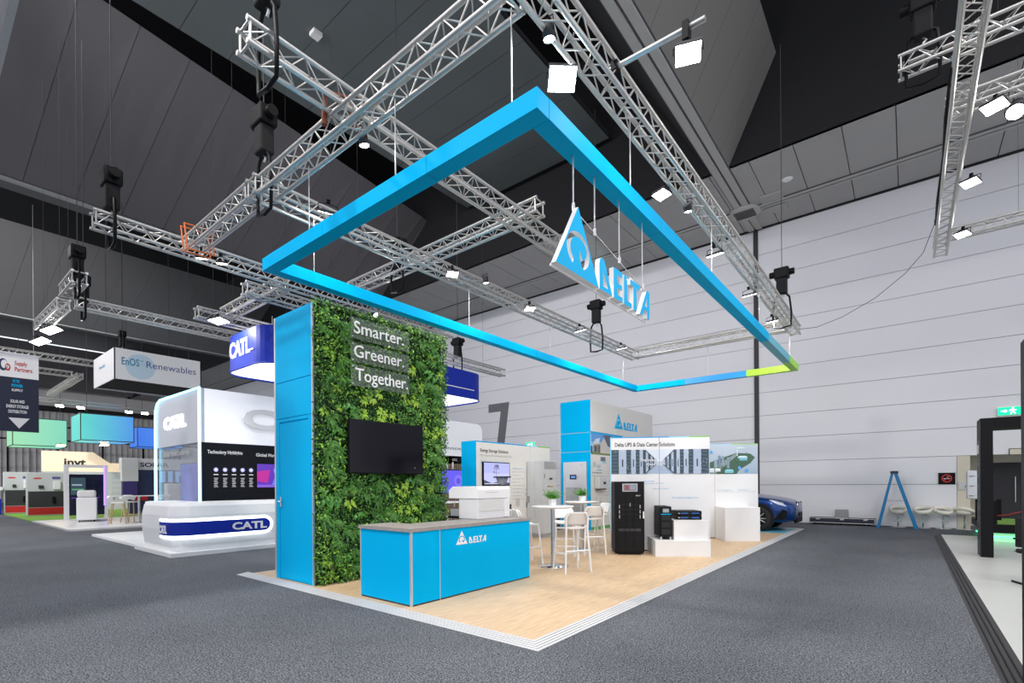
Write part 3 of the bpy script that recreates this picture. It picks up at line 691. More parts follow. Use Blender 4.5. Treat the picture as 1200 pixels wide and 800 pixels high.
# clear sign plates with white lettering
FG = Face((-3.99, 0, 0), (0, 1, 0), (1, 0, 0))
for body, ya, yb, base, cap, pz0, pz1, lab in (('Smarter.', .80, 1.74, 3.745, .185, 3.66, 3.985, 'top'), ('Greener.', .80, 1.74, 3.385, .185, 3.31, 3.61, 'middle'), ('Together.', .82, 1.82, 3.035, .185, 2.95, 3.27, 'lowest')):
    s_ = thing('acrylic_sign_plate', 'clear plate with white word %s, %s of three on the planted wall' % (body[:-1], lab), 'sign', (-3.96, .75, pz0), 0, None)
    box(-.006, 0, 0, 1.11, 0, pz1-pz0).build('plate', GLASSM, s_)
    text(body, Face((0, 0, 0), (0, 1, 0), (1, 0, 0)), ya-.75, base-pz0, yb-ya, cap, WHITE2, s_, .012, .001, bold=.004)
    for yy in (.03, 1.08): MB().tube((-.13, yy, .03), (.004, yy, .03), .008).build('standoff', STEEL, s_); MB().tube((-.13, yy, pz1-pz0-.03), (.004, yy, pz1-pz0-.03), .008).build('standoff', STEEL, s_)
# black television
tv = thing('television', 'large black switched off television on the planted wall', 'television', (-3.95, .70, 1.625))
box(-.04, .0, 0, 1.44, 0, .82, bev=.006).build('casing', BLACK, tv)
box(.0, .003, .012, 1.428, .018, .808).build('screen', M('dark_glass', (.004, .004, .007), .12, spec=.25), tv)
box(-.14, -.04, .5, .95, .25, .6).build('wall_mount', BLACKM, tv)
text('o', Face((0, 0, 0), (0, 1, 0), (1, 0, 0)), 1.24, .10, .02, .008, WHITE, tv, .001, .004)

# ================================================================== blue counter
ct = thing('service_counter', 'blue reception counter with grey wood worktop and white triangle logo', 'counter', (-2.05, .29, 0))
# local: front face x=0, y 0..2.36 ; left end leg to x=-1.02
hC = .885
box(-1.02, -.02, .012, .46, .012, hC).build('carcass', BLUE, ct); box(-.58, -.02, .46, 2.34, .012, hC).build('carcass', BLUE, ct)
box(-1.0, -.025, 0, .012, .02, hC).build('end_panel', BLUE, ct)
box(-.02, 0, .02, .455, .02, hC).build('front_panel', BLUE, ct); box(-.02, 0, .465, 2.335, .02, hC).build('front_panel', BLUE, ct)
box(-.022, .004, -.004, .018, 0, hC).build('corner_profile', TRIMAL, ct); box(-1.022, -1.0, -.004, .018, 0, hC).build('corner_profile', TRIMAL, ct)
box(-.02, .002, .456, .464, 0, hC).build('joint_profile', TRIMAL, ct); box(-.02, .003, 2.336, 2.345, 0, hC).build('corner_profile', TRIMAL, ct)
box(-1.0, -.02, .004, .012, 0, .02).build('kick_strip', DGREY, ct); box(-.02, -.004, .02, 2.335, 0, .02).build('kick_strip', DGREY, ct)
MB().prism([(-1.04, -.02), (.015, -.02), (.015, .458), (-.63, .458), (-.63, .5), (-1.04, .5)], hC, hC+.042).build('worktop', WOODTOP, ct)
box(-.63, .015, .462, 2.36, hC, hC+.042).build('worktop', WOODTOP, ct)
mark(Face((0, 0, 0), (0, 1, 0), (1, 0, 0)), .74, .66, .215, .18, .985, .34, .09, WHITE2, ct, .003, 0)
# coffee machine under a cream cover
cm = thing('coffee_machine', 'boxy white coffee machine with a lid standing on the blue counter', 'coffee machine', (-2.42, 1.86, .927))
box(-.40, 0, 0, .72, .0, .31, bev=.012).build('body', WHITE, cm)
box(-.003, .006, .03, .60, .12, .29).build('side_panel', WARMW, cm)
MB().prism([(-.60, .31), (.012, .31), (.012, .44), (-.012, .49), (-.52, .49), (-.60, .43)], -.012, .74, 'y').build('lid', WHITE2, cm)
box(-.002, .016, .60, .72, .01, .3, bev=.004).build('side_column', WHITE2, cm)
box(.004, .02, .735, .765, .12, .2).build('switch', DGREY, cm)
box(-.66, -.42, .02, .38, .0, .03).build('drip_tray', BLACK, cm)
box(-.62, -.42, .03, .3, .03, .14, bev=.01).build('group_head', MGREY, cm); box(-.64, -.62, .04, .24, .03, .11).build('cup_rail', BLACK, cm)
for k in range(4): MB().tube((-.64, .07+k*.05, .03), (-.64, .07+k*.05, .1), .006, 6).build('button', STEEL, cm)
MB().path([(-.5, .05, .31), (-.5, .02, .26), (-.5, .0, .18)], .006, 6).build('steam_wand', STEEL, cm)
text('espresso bar', Face((.012, 0, 0), (0, 1, 0), (1, 0, 0)), .14, .39, .30, .02, GREYP, cm, .001) if False else None
box(.0125, .014, .15, .46, .395, .403).build('nameplate', GREYP, cm)
hp = thing('bean_hopper', 'clear tapered hopper with a black rim behind the coffee machine lid', 'hopper', (-2.62, 2.66, 1.418))
MB().lathe([(.055, 0), (.065, .03), (.105, .14), (.10, .14), (.06, .03)], n=20).build('bowl', M('smoky_clear_plastic', (.35, .37, .40), .08, alpha=.5), hp)
MB().lathe([(0, .155), (.145, .155), (.15, .145), (.145, .137), (0, .137)], n=24).build('rim', BLACK, hp)
MB().lathe([(0, 0), (.07, 0), (.07, .02), (0, .02)], n=20).build('collar', DGREY, hp)

# ================================================================== bar tables, plants, stools
def bar_table():
    t = thing('bar_table', 'x', 'table', (0, 0, 0), 0, None)
    MB().lathe([(0, 1.02), (.30, 1.02), (.36, 1.035), (.37, 1.05), (.365, 1.06), (0, 1.06)], n=48).build('tabletop', WHITE2, t)
    MB().tube((0, 0, .02), (0, 0, 1.02), .038, 20).build('column', STEEL, t)
    MB().lathe([(0, .03), (.06, .028), (.27, .012), (.28, 0), (0, 0)], n=40).build('base_plate', CHROME, t)
    return t
bt = bar_table(); TB1 = (-2.35, 3.72, 0); TB2 = (-3.05, 5.9, 0)
place(bt, TB1, 0, 'white round bar table on a steel column beside the counter end', True)
place(bt, TB2, 0, 'white round bar table farther back near the blue panelled tower')
def pot_plant():
    t = thing('potted_plant', 'x', 'plant', (0, 0, 0), 0, None)
    MB().lathe([(0, 0), (.05, 0), (.062, .10), (.056, .10), (.05, .085), (0, .085)], n=4, sm=False).build('pot', WHITE2, t)
    r_ = random.Random(5); mb = MB(); st = MB()
    for j in range(46):
        a = r_.uniform(0, 2*pi); e_ = r_.uniform(.25, 1.35); L = r_.uniform(.11, .21)*(.75+.25*cos(e_)); d = Vector((cos(a)*cos(e_), sin(a)*cos(e_), sin(e_)))
        st.tube((0, 0, .08), Vector((0, 0, .09))+d*L, .0018, 3, caps=False)
        for i in range(7):
            t_ = .3+.7*i/6; p = Vector((0, 0, .09))+d*(L*t_); s_ = d.cross(Vector((0, 0, 1))).normalized()
            q = -1 if i % 2 else 1; add_leaf(mb, p, Vector((r_.uniform(-.4, .4), r_.uniform(-.4, .4), 1)), s_*q+d*.7, .038, .02)
    mb.build('leaves', POTL, t, fixn=False)['kind'] = 'stuff'; st.build('stems', POTL, t)['kind'] = 'stuff'
    MB().lathe([(0, .087), (.05, .087)], n=4).build('soil', SOIL, t)
    return t
pp = pot_plant(); pp.scale = (1.25, 1.25, 1.2)
place(pp, (TB1[0]-.02, TB1[1]+.02, 1.061), .3, 'leafy green plant in a small white pot on the bar table beside the counter', True)
place(pp, (TB2[0]+.02, TB2[1]-.02, 1.061), 1.9, 'leafy green plant in a small white pot on the farther bar table')
def stool(nm, mat_back):
    # faces +x : backrest at -x
    t = thing(nm, 'x', 'bar stool', (0, 0, 0), 0, None)
    hs = .72
    for sx in (-1, 1):
        for sy in (-1, 1):
            if sx < 0: pts = [(-.25, sy*.23, 0), (-.20, sy*.19, hs*.98), (-.22, sy*.195, .90), (-.235, sy*.15, .97)]
            else: pts = [(.24, sy*.23, 0), (.18, sy*.19, hs-.01)]
            MB().path(pts, .0165, 8).build('leg', STOOLW, t)
    # seat : shallow dish
    N = 10; vs = []; fs = []
    for i in range(N+1):
        for j in range(N+1):
            u = -1+2*i/N; v = -1+2*j/N; r_ = 1
            x = u*.2*(1-.08*v*v); y = v*.205*(1-.06*u*u); z = hs+.012*(u*u+v*v)+(.02*u if u > 0 else 0)*-1
            vs.append((x, y, z))
    for i in range(N):
        for j in range(N): a = i*(N+1)+j; fs.append((a, a+1, a+N+2, a+N+1))
    mb = MB(); mb.add(vs, fs, 0, True); o = mb.build('seat', mat_back, t); md = o.modifiers.new('s', 'SOLIDIFY'); md.thickness = .028
    # backrest: curved shell with rounded top
    vs = []; fs = []; A = 14; B = 8
    for i in range(A+1):
        v = -1+2*i/A
        top = .985-.10*max(0, abs(v)-.72)**2/.0784*.8
        for j in range(B+1):
            s_ = j/B; z = .775+(top-.775)*s_
            vs.append((-.215-.03*s_+.06*v*v, v*.205, z))
    for i in range(A):
        for j in range(B): a = i*(B+1)+j; fs.append((a, a+B+1, a+B+2, a+1))
    mb = MB(); mb.add(vs, fs, 0, True); o = mb.build('backrest', mat_back, t); md = o.modifiers.new('s', 'SOLIDIFY'); md.thickness = .02
    zf = .25
    def at(sx, sy, z): k = z/hs; return ((-.25+.05*k, sy*(.23-.04*k), z) if sx < 0 else (.24-.06*k, sy*(.23-.04*k), z))
    for (a, b_, z) in (((1, -1), (1, 1), .27), ((-1, -1), (-1, 1), .36), ((-1, -1), (1, -1), .3), ((-1, 1), (1, 1), .3)):
        MB().tube(at(*a, z), at(*b_, z), .0125, 8).build('footrest', STOOLW, t)
    return t
sa = stool('bar_stool', STOOLG); sw = stool('bar_stool', STOOLW)
place(sa, (-1.83, 3.50, 0), R(148), 'woven backed white bar stool nearest the camera, right of the bar table column', True)
place(sa, (-2.62, 5.55, 0), R(138), 'woven backed white bar stool in front of the black rack cabinet, second one back')
place(sw, (-2.62, 4.52, 0), R(-50), 'solid white bar stool facing the camera across the near bar table', True)
place(sw, (-3.18, 6.85, 0), R(-120), 'white bar stool behind the farther bar table beside the panel edge')
place(sw, (-2.98, 3.75, 0), R(60), 'white bar stool half hidden behind the right end of the counter')
place(sw, (-3.75, 4.35, 0), R(20), 'white bar stool with only its back showing behind the coffee machine')
place(sw, (-5.9, 4.2, 0), R(100), 'white bar stool glimpsed between planted wall and coffee machine')
t = thing('side_table', 'small white high table glimpsed between planted wall and coffee machine', 'table', (-5.75, 4.3, 0))
box(-.35, .35, -.35, .35, 1.03, 1.06, bev=.008).build('tabletop', WHITE2, t); MB().tube((0, 0, .02), (0, 0, 1.03), .03, 14).build('column', BLACK, t); MB().lathe([(0, .02), (.25, .012), (.26, 0), (0, 0)], n=30).build('base_plate', CHROME, t)

# ================================================================== UPS display wall (turned 34 deg)
TH = R(34); A0 = (-2.456, 6.114, 0)
uw = thing('display_partition', 'free standing white display wall with a server room photo band', 'display wall', A0, TH)
F = Face((0, 0, 0), (1, 0, 0), (0, -1, 0)); W = 2.07; HW = 2.44
box(0, 1.018, 0, .06, .02, HW).build('wall_panel', WHITE, uw); box(1.026, W, 0, .06, .02, HW).build('wall_panel', WHITE, uw)
box(0, W, .004, .056, 0, HW-.004).build('inner_frame', DGREY, uw)
box(-.006, .012, -.004, .064, 0, HW).build('edge_profile', M('pale_blue_edge', (.25, .6, .8), .4), uw)
art('top_stripe', uw, F, [(rect(0, 1.22, HW-.022, HW), (0, .32, .68)), (rect(1.22, 1.65, HW-.022, HW), (.25, .58, .75)), (rect(1.65, W, HW-.022, HW), (.22, .55, .05))])
text('Delta UPS & Data Center Solutions', F, .09, 2.235, 1.26, .085, BLACK, uw, .001, .002, bold=.012)
# server hall picture
P = []; y0_, y1_ = 1.645, 2.165; ym = 1.90; cx = 1.03; bw = y1_-y0_
P.append((rect(.012, W, y0_, y1_), (.42, .50, .60)))
P.append(([(cx-.05, ym), (cx+.05, ym), (cx+.30, y1_), (cx-.30, y1_)], (.60, .66, .74)))
P.append(([(cx-.32, y0_), (cx+.32, y0_), (cx+.05, ym-.02), (cx-.05, ym-.02)], (.36, .45, .57)))
for k in range(6): yy = y0_+bw*.06*k*(1-.04*k); P.append(([(cx-.3+.045*k, yy), (cx+.3-.045*k, yy), (cx+.3-.045*k, yy+.004), (cx-.3+.045*k, yy+.004)], (.25, .32, .44)))
def rackrow(sgn):
    xs = [1.02, .86, .70, .60, .50, .42, .35, .29, .24, .19, .15, .115]
    for i in range(len(xs)-1):
        a, b_ = xs[i], xs[i+1]; X0, X1 = cx+sgn*a, cx+sgn*b_
        ha = min(1, a/.33); hb = min(1, b_/.33)
        ta, tb = ym+(y1_-ym)*ha, ym+(y1_-ym)*hb; ba, bb = ym-(ym-y0_)*ha, ym-(ym-y0_)*hb
        col = (.035, .06, .085) if i % 2 == 0 else (.38, .45, .56)
        P.append(([(X0, ba), (X1, bb), (X1, tb), (X0, ta)], col))
        if i % 2 == 0:
            for k in range(7):
                f0 = (k+.25)/7; P.append((rect(min(X0, X1)+.02*(a), max(X0, X1)-.02*a, y0_+bw*f0, y0_+bw*f0+.012) if a > .45 else rect(X0*.5+X1*.5-.004, X0*.5+X1*.5+.004, ym-.1*hb, ym+.1*hb), (.10, .17, .22)))
        else: P.append((rect(X0*.5+X1*.5-.012*a-.004, X0*.5+X1*.5+.012*a+.004, ym-.10, ym+.06), (.03, .04, .05)))
rackrow(-1); rackrow(1)
for s_ in (-1, 1): P.append(([(cx+s_*.30, y1_), (cx+s_*.33, y1_), (cx+s_*.07, ym+.03), (cx+s_*.06, ym+.03)], (.04, .05, .07))); P.append(([(cx+s_*.33, y0_), (cx+s_*.30, y0_), (cx+s_*.06, ym-.04), (cx+s_*.07, ym-.04)], (.06, .09, .12)))
r_ = random.Random(4)
for k in range(46):
    s_ = r_.choice((-1, 1)); P.append((disc(cx+s_*r_.uniform(.45, .98), r_.uniform(y0_+.02, y1_-.02), .006, 6), (.8, .88, .9)))
P.append((rect(1.018, 1.026, y0_, y1_), (.2, .24, .3)))
art('server_room_print', uw, F, P, d=.0015)
text('Deployed Data Centers', F, .63, 1.92, .79, .055, WHITE2, uw, .001, .012, bold=.01); text('Over 1000 MW', F, .76, 1.825, .52, .055, WHITE2, uw, .001, .012, bold=.01)
LB = M('print_light_blue', (.02, .33, .62), .4); LG = M('print_grey', (.35, .36, .37), .4)
text('Modulon DPH', F, .69, 1.475, .22, .024, LB, uw, .001, .001); text('Series Modular 20-75 kVA', F, .69, 1.432, .42, .024, LB, uw, .001, .001)
text('HPH Series 2-20 kVA', F, .885, 1.315, .33, .024, LB, uw, .001, .001); text('RT 5-20 kVA with Battery Pack', F, 1.29, 1.12, .54, .028, LB, uw, .001, .001)
# rack cabinet
rk = thing('rack_cabinet', 'tall black modular power cabinet with a small display, left of the display plinth', 'power cabinet', A0, TH)
x0, x1, yf, yb = .0, .59, -.665, -.07
box(x0, x1, yf+.03, yb, .06, 1.485, bev=.006).build('body', BLACK, rk)
box(x0+.02, x1-.02, yf+.05, yb-.02, .02, .06).build('plinth', BLACKM, rk)
for sx in (x0+.05, x1-.05):
    for sy in (yf+.08, yb-.05): MB().tube((sx, sy, 0), (sx, sy, .03), .02, 10).build('foot', STEEL, rk)
FR = Face((0, yf+.03, 0), (1, 0, 0), (0, -1, 0))
box(x0+.01, x1-.01, yf+.01, yf+.03, .07, 1.475, bev=.004).build('door', M('rack_black', (.010, .010, .011), .5, spec=.15), rk)
for X in (x0+.055, x0+.21, x0+.37, x1-.06): box(X, X+.008, yf+.004, yf+.012, .1, 1.25).build('door_rib', BLACK, rk)
box(x0+.15, x0+.45, yf-.004, yf+.012, 1.28, 1.44, bev=.004).build('display_bezel', STEEL, rk)
FRR = Face((0, yf-.006, 0), (1, 0, 0), (0, -1, 0))
art('display_screen', rk, FRR, [(rect(x0+.172, x0+.428, 1.295, 1.425), (.16, .16, .19)), (rect(x0+.20, x0+.28, 1.31, 1.41), (.25, .06, .07)), (rect(x0+.30, x0+.41, 1.32, 1.41), (.24, .24, .29))], SCREEN)
FRD = Face((0, yf+.01, 0), (1, 0, 0), (0, -1, 0))
loops_mesh(tri_loops(), FRD, x0+.415, 1.19, .022, WHITE2, rk, 'triangle_emblem', .001, 0); text('DELTA', FRD, x0+.44, 1.19, .07, .018, WHITE2, rk, .001)
for z in (.94, .84, .74):
    for X in (x0+.08, x1-.10): box(X, X+.02, yf-.006, yf+.01, z, z+.07, bev=.003).build('handle', STEEL, rk)
    box(x0+.1, x1-.11, yf+.006, yf+.0105, z+.075, z+.08).build('seam', DGREY, rk)
box(x0+.295, x0+.31, yf-.004, yf+.01, .98, 1.05, bev=.002).build('lock', STEEL, rk); box(x1-.035, x1-.01, yf-.008, yf+.01, .74, .88, bev=.003).build('door_latch', WHITE2, rk)
for k in range(4):
    X = x0+.07+k*.115
    m_ = box(X, X+.1, yf+.004, yf+.0105, .48, .535).build('power_module', DGREY, rk)
    art('status_lights', m_, FRD, [(rect(X+.005+j*.016, X+.012+j*.016, .515, .523), c) for j, c in enumerate([(.1, .15, .9), (.1, .7, .2), (.2, .2, .9), (.8, .8, .3), (.1, .3, .9), (.2, .2, .8)])]+[(rect(X+.005, X+.09, .49, .496), (.2, .22, .5))], SCREEN, d=.002)
# plinth steps
p1 = thing('display_plinth', 'low white plinth under the tower unit', 'plinth', A0, TH)
box(.765, 1.825, -.83, -.004, 0, .305).build('body', WHITE, p1); box(.762, 1.828, -.833, -.003, .305, .318).build('top', WHITE2, p1)
p2 = thing('display_plinth', 'white box step stacked on the low plinth under the flat battery units', 'plinth', A0, TH)
box(1.145, 1.80, -.75, -.006, .319, .695).build('body', WHITE, p2); box(1.142, 1.803, -.753, -.005, .695, .705).build('top', WHITE2, p2)
# tower UPS
tu = thing('tower_power_unit', 'black tower power unit on castors with a blue stripe', 'power unit', A0, TH)
x0, x1, yf, yb = .885, 1.108, -.70, -.10; z0 = .319
box(x0, x1, yf, yb, z0+.055, z0+.66, bev=.008).build('body', BLACK, tu)
box(x0+.008, x1-.008, yf-.012, yf, z0+.06, z0+.65, bev=.004).build('front_bezel', M('rack_black', (.010, .010, .011), .5, spec=.15), tu)
FT = Face((0, yf-.012, 0), (1, 0, 0), (0, -1, 0))
art('display_screen', tu, FT, [(rect(x0+.05, x1-.05, z0+.54, z0+.62), (.20, .22, .24)), (rect(x0+.06, x1-.06, z0+.56, z0+.60), (.3, .33, .36))], SCREEN)
box(x0+.012, x1-.012, yf-.016, yf-.012, z0+.50, z0+.515).build('blue_stripe', BLUE, tu)
for z in (.10, .24, .38):
    g_ = box(x0+.02, x1-.02, yf-.016, yf-.011, z0+z, z0+z+.115).build('vent_grille', BLACKM, tu)
    for k in range(6): box(x0+.03, x1-.03, yf-.019, yf-.016, z0+z+.012+k*.017, z0+z+.018+k*.017).build('grille_bar', DGREY, g_)
for sx in (x0+.02, x1-.02):
    for sy in (yf+.02, yb-.05):
        MB().tube((sx-.012, sy, z0+.023), (sx+.012, sy, z0+.023), .022, 12).build('castor', GREYP, tu); box(sx-.016, sx+.016, sy-.018, sy+.018, z0+.03, z0+.058).build('castor_fork', STEEL, tu)
# flat battery units, stacked two high
for k, z in enumerate((.706, .795)):
    bu = thing('flat_power_unit', 'flat black rack power unit with blue inserts, %s of the two' % ('lower', 'upper')[k], 'power unit', A0, TH)
    x0, x1, yf, yb = 1.255, 1.735, -.56, -.06
    box(x0, x1, yf, yb, z, z+.086, bev=.003).build('body', BLACK, bu); box(x0+.004, x1-.004, yf-.012, yf, z+.004, z+.082, bev=.002).build('front_bezel', M('rack_black', (.010, .010, .011), .5, spec=.15), bu)
    FT = Face((0, yf-.012, 0), (1, 0, 0), (0, -1, 0))
    art('blue_insert', bu, FT, [(rect(x0+.06, x0+.21, z+.03, z+.055), (.01, .10, .32)), (rect(x1-.20, x1-.05, z+.03, z+.055), (.01, .10, .32)), (rect(x0+.015, x0+.045, z+.035, z+.05), (.5, .5, .5))])
    for j in range(5): box(x0+.06+j*.03, x0+.062+j*.03, yf-.015, yf-.012, z+.02, z+.065).build('vent_slot', DGREY, bu)
    box(x0+.215, x0+.265, yf-.016, yf-.012, z+.02, z+.06).build('display', BLACKM, bu)

# far display panel and cube
TH2 = R(35); A1 = (-1.4, 9.87, 0)
fw = thing('display_partition', 'white display wall with an aerial industry picture, beside the parked car', 'display wall', A1, TH2)
F = Face((0, 0, 0), (1, 0, 0), (0, -1, 0))
box(-.5, -.003, 0, .06, .02, 2.46).build('wall_panel', WHITE, fw); box(.003, 1.09, 0, .06, .02, 2.46).build('wall_panel', WHITE, fw); box(-.5, 1.088, .004, .056, 0, 2.455).build('inner_frame', DGREY, fw)
art('top_stripe', fw, F, [(rect(-.5, .43, 2.44, 2.46), (.25, .58, .75)), (rect(.43, 1.09, 2.44, 2.46), (.22, .55, .05))])
P = [(rect(-.5, 1.09, 1.67, 2.44), (.36, .47, .58))]
for k in range(10): P.append((rect(-.5, 1.09, 1.67+.77*k/10, 1.67+.77*(k+1)/10), (.30+.016*k, .40+.012*k, .50+.010*k)))
P.append(([(-.2, 1.67), (.55, 1.67), (.62, 1.78), (.9, 1.95), (1.02, 2.10), (.9, 2.2), (.55, 2.22), (.2, 2.1), (-.2, 1.95)], (.05, .11, .07)))
P.append(([(-.3, 1.67), (.0, 1.67), (.6, 2.18), (.52, 2.2)], (.22, .28, .28)))
r_ = random.Random(9)
for k in range(60):
    x = r_.uniform(-.15, .9); y = 1.72+.42*max(0, min(1, (x+.2)/1.1))+r_.uniform(-.06, .12)
    s_ = r_.uniform(.01, .03); P.append((disc(x, min(2.2, y), s_, 6), (r_.uniform(.02, .06), r_.uniform(.09, .18), r_.uniform(.05, .08))))
for (x, y, w_, h_, c) in ((-.02, 1.85, .08, .2, (.25, .33, .40)), (.08, 1.86, .07, .28, (.16, .23, .30)), (.17, 1.90, .06, .24, (.22, .30, .37)), (.3, 1.82, .07, .26, (.20, .27, .35)), (-.14, 1.72, .12, .08, (.55, .62, .66)), (.0, 1.74, .14, .06, (.62, .68, .72)), (.62, 2.02, .2, .06, (.15, .42, .52)), (.58, 2.08, .24, .04, (.45, .6, .66)), (.25, 1.70, .22, .07, (.20, .5, .58)), (.55, 2.14, .03, .14, (.5, .6, .62))):
    P.append((rect(x, x+w_, y, y+h_), c)); P.append(([(x, y+h_), (x+w_, y+h_), (x+w_*.8, y+h_+.02), (x+w_*.2, y+h_+.02)], tuple(min(1, v*1.5) for v in c)))
for (x, y) in ((-.10, 2.24), (.62, 1.83), (.80, 1.76)): P += [(disc(x, y, .045), (.02, .25, .62)), (disc(x, y, .032), (.35, .6, .85)), (disc(x, y, .024), (.02, .25, .62))]
P.append(([(.50, 2.33), (.6, 2.37), (.7, 2.37), (.8, 2.33)], (.55, .75, .72)))
art('aerial_print', fw, F, P, d=.0015)
text('Series Power Regulators', F, .05, 1.245, .38, .025, LB, fw, .001, .001); text('Industrial voltage conditioning', F, .05, 1.20, .43, .02, LG, fw, .001, .001)
text('Critical Power', F, .58, 1.245, .28, .025, LB, fw, .001, .001); text('Power distribution units', F, .58, 1.20, .44, .02, LG, fw, .001, .001)
c_ = thing('display_plinth', 'large empty white cube plinth in front of the far display wall', 'plinth', A1, TH2)
box(.0, .84, -.70, -.004, 0, .815).build('body', WHITE, c_); box(-.003, .843, -.703, -.003, .815, .83).build('top', WHITE2, c_)

# ================================================================== blue tower 2 (white header)
t2 = thing('header_tower', 'blue and white tower with a logo header behind the bar tables', 'exhibition tower', (-5.14, 9.97, 0))
box(-1.12, -.01, .01, 4.75, 0, 4.05).build('core', WHITE, t2)
for z0, z1 in ((0, 2.44), (2.46, 3.04), (3.06, 4.06)): box(-1.1, -.005, -.01, .012, z0, z1).build('blue_panel', BLUE, t2)
box(-1.13, -1.1, -.012, .03, 0, 4.06).build('corner_post', TRIMAL, t2)
box(-.02, .0, .0, 1.95, 3.08, 4.06).build('header_panel', WARMW, t2); box(-.02, .0, 1.96, 4.2, 3.08, 4.06).build('header_panel', WARMW, t2); box(-.02, -.004, 4.21, 4.77, 0, 4.06).build('header_panel', WARMW, t2)
F2 = Face((0, 0, 0), (0, 1, 0), (1, 0, 0))
mark(F2, 1.60, 3.30, .60, .52, 2.28, 1.06, .27, BLUE, t2, .012, 0)
box(-.002, .004, 0, 2.2, 3.03, 3.075).build('blue_line', BLUE, t2)
box(-.02, -.001, 0, 2.2, 0.05, 3.03).build('graphic_panel', WARMW, t2)
P = [(rect(.02, 2.2, 2.36, 3.03), (.25, .48, .75)), (rect(.02, 2.2, 2.75, 3.03), (.10, .30, .66)), ([(.05, 2.6), (.3, 2.85), (.6, 2.9), (.5, 2.7)], (.6, .7, .8)),
     (rect(.02, 2.2, 2.36, 2.44), (.14, .22, .06)), ([(.62, 2.42), (1.3, 2.42), (1.3, 2.98), (.95, 3.0), (.62, 2.72)], (.55, .54, .5)), ([(.80, 3.0), (1.35, 3.02), (1.35, 2.62), (1.12, 2.66)], (.09, .10, .14)),
     ([(.15, 2.44), (.62, 2.42), (.62, 2.72), (.55, 2.74), (.15, 2.68)], (.30, .30, .29)), ([(.12, 2.66), (.6, 2.72), (.6, 2.77), (.12, 2.71)], (.6, .6, .58)), (rect(.22, .38, 2.44, 2.64), (.07, .06, .06)), (rect(.45, .58, 2.43, 2.66), (.10, .09, .08)), (rect(.0, .1, 2.4, 2.62), (.04, .07, .03))]
art('house_print', t2, F2, P, d=.001)
P = [(rect(.10, .38, 1.98, 2.0), (.1, .5, .5)), (rect(.16, .30, 2.02, 2.12), (.45, .48, .5)), (rect(.40, .62, 1.94, 2.04), (.5, .53, .55)), (rect(.38, .7, 1.86, 1.89), (.1, .5, .5)), (rect(.72, 1.0, 2.10, 2.14), (.1, .6, .75)), (rect(.62, .95, 2.16, 2.3), (.12, .16, .22)), (rect(.02, 1.2, 2.06, 2.063), (.5, .5, .5)), (rect(.1, 1.1, .93, .934), (.5, .5, .5)),
     (rect(.25, .4, .84, .9), (.5, .55, .52)), (rect(.55, .7, .84, .9), (.5, .55, .52)), (disc(.32, .98, .03), (.2, .5, .2)), (disc(.62, .98, .03), (.2, .5, .2))]
art('diagram_print', t2, F2, P, d=.001)
text('Home Energy Systems', F2, .10, 1.77, .6, .05, DGREY, t2, .001, .001); text('Solar inverter and battery storage', F2, .10, 1.68, .8, .03, LG, t2, .001, .001)
for k in range(5): text('output power and efficiency', F2, .75, 1.5-.11*k, .5, .03, LG, t2, .001, .001)
box(-.001, .01, 0, 2.2, .0, .09).build('green_skirting', M('green_strip', (.08, .4, .1), .4), t2)
dv = thing('wall_inverter', 'small grey wall inverter on the tower graphic panel', 'inverter', (-5.136, 10.17, 1.28))
box(0, .18, 0, .56, 0, .40, bev=.02).build('body', GREYP, dv); box(.18, .186, .02, .54, .02, .38, bev=.002).build('cover', M('pale_plastic', (.6, .62, .64), .3), dv); box(.186, .189, .26, .42, .14, .22).build('display', DGREY, dv); box(.02, .15, .05, .5, -.03, 0).build('terminal_box', DGREY, dv)
ic = thing('inverter_cabinet', 'light grey cabinet with a ventilation grille against the blue tower', 'cabinet', (-6.11, 9.955, 0))
box(0, .84, -.06, 0, .06, 2.13, bev=.01).build('body', GREYP, ic); box(.01, .83, -.05, -.005, 0, .06).build('plinth', DGREY, ic)
box(.012, .828, -.075, -.06, .08, 2.12, bev=.004).build('door', M('pale_cabinet', (.58, .60, .64), .4), ic)
g_ = box(.11, .70, -.080, -.074, .35, 1.32).build('ventilation_grille', MGREY, ic)
for k in range(30): box(.12, .69, -.086, -.080, .37+k*.031, .385+k*.031).build('grille_slat', GREYP, g_)
FI = Face((0, -.075, 0), (1, 0, 0), (0, -1, 0))
art('display_screen', ic, FI, [(rect(.26, .50, 1.59, 1.72), (.02, .04, .12)), (rect(.30, .46, 1.62, 1.69), (.12, .25, .5))], SCREEN, d=.002); box(.255, .505, -.077, -.074, 1.58, 1.73).build('display_bezel', DGREY, ic)
text('DELTA', FI, .62, 2.02, .09, .02, DGREY, ic, .001, .001); MB().tube((.57, -.07, 1.65), (.57, -.09, 1.65), .012).build('emergency_button', RED, ic)

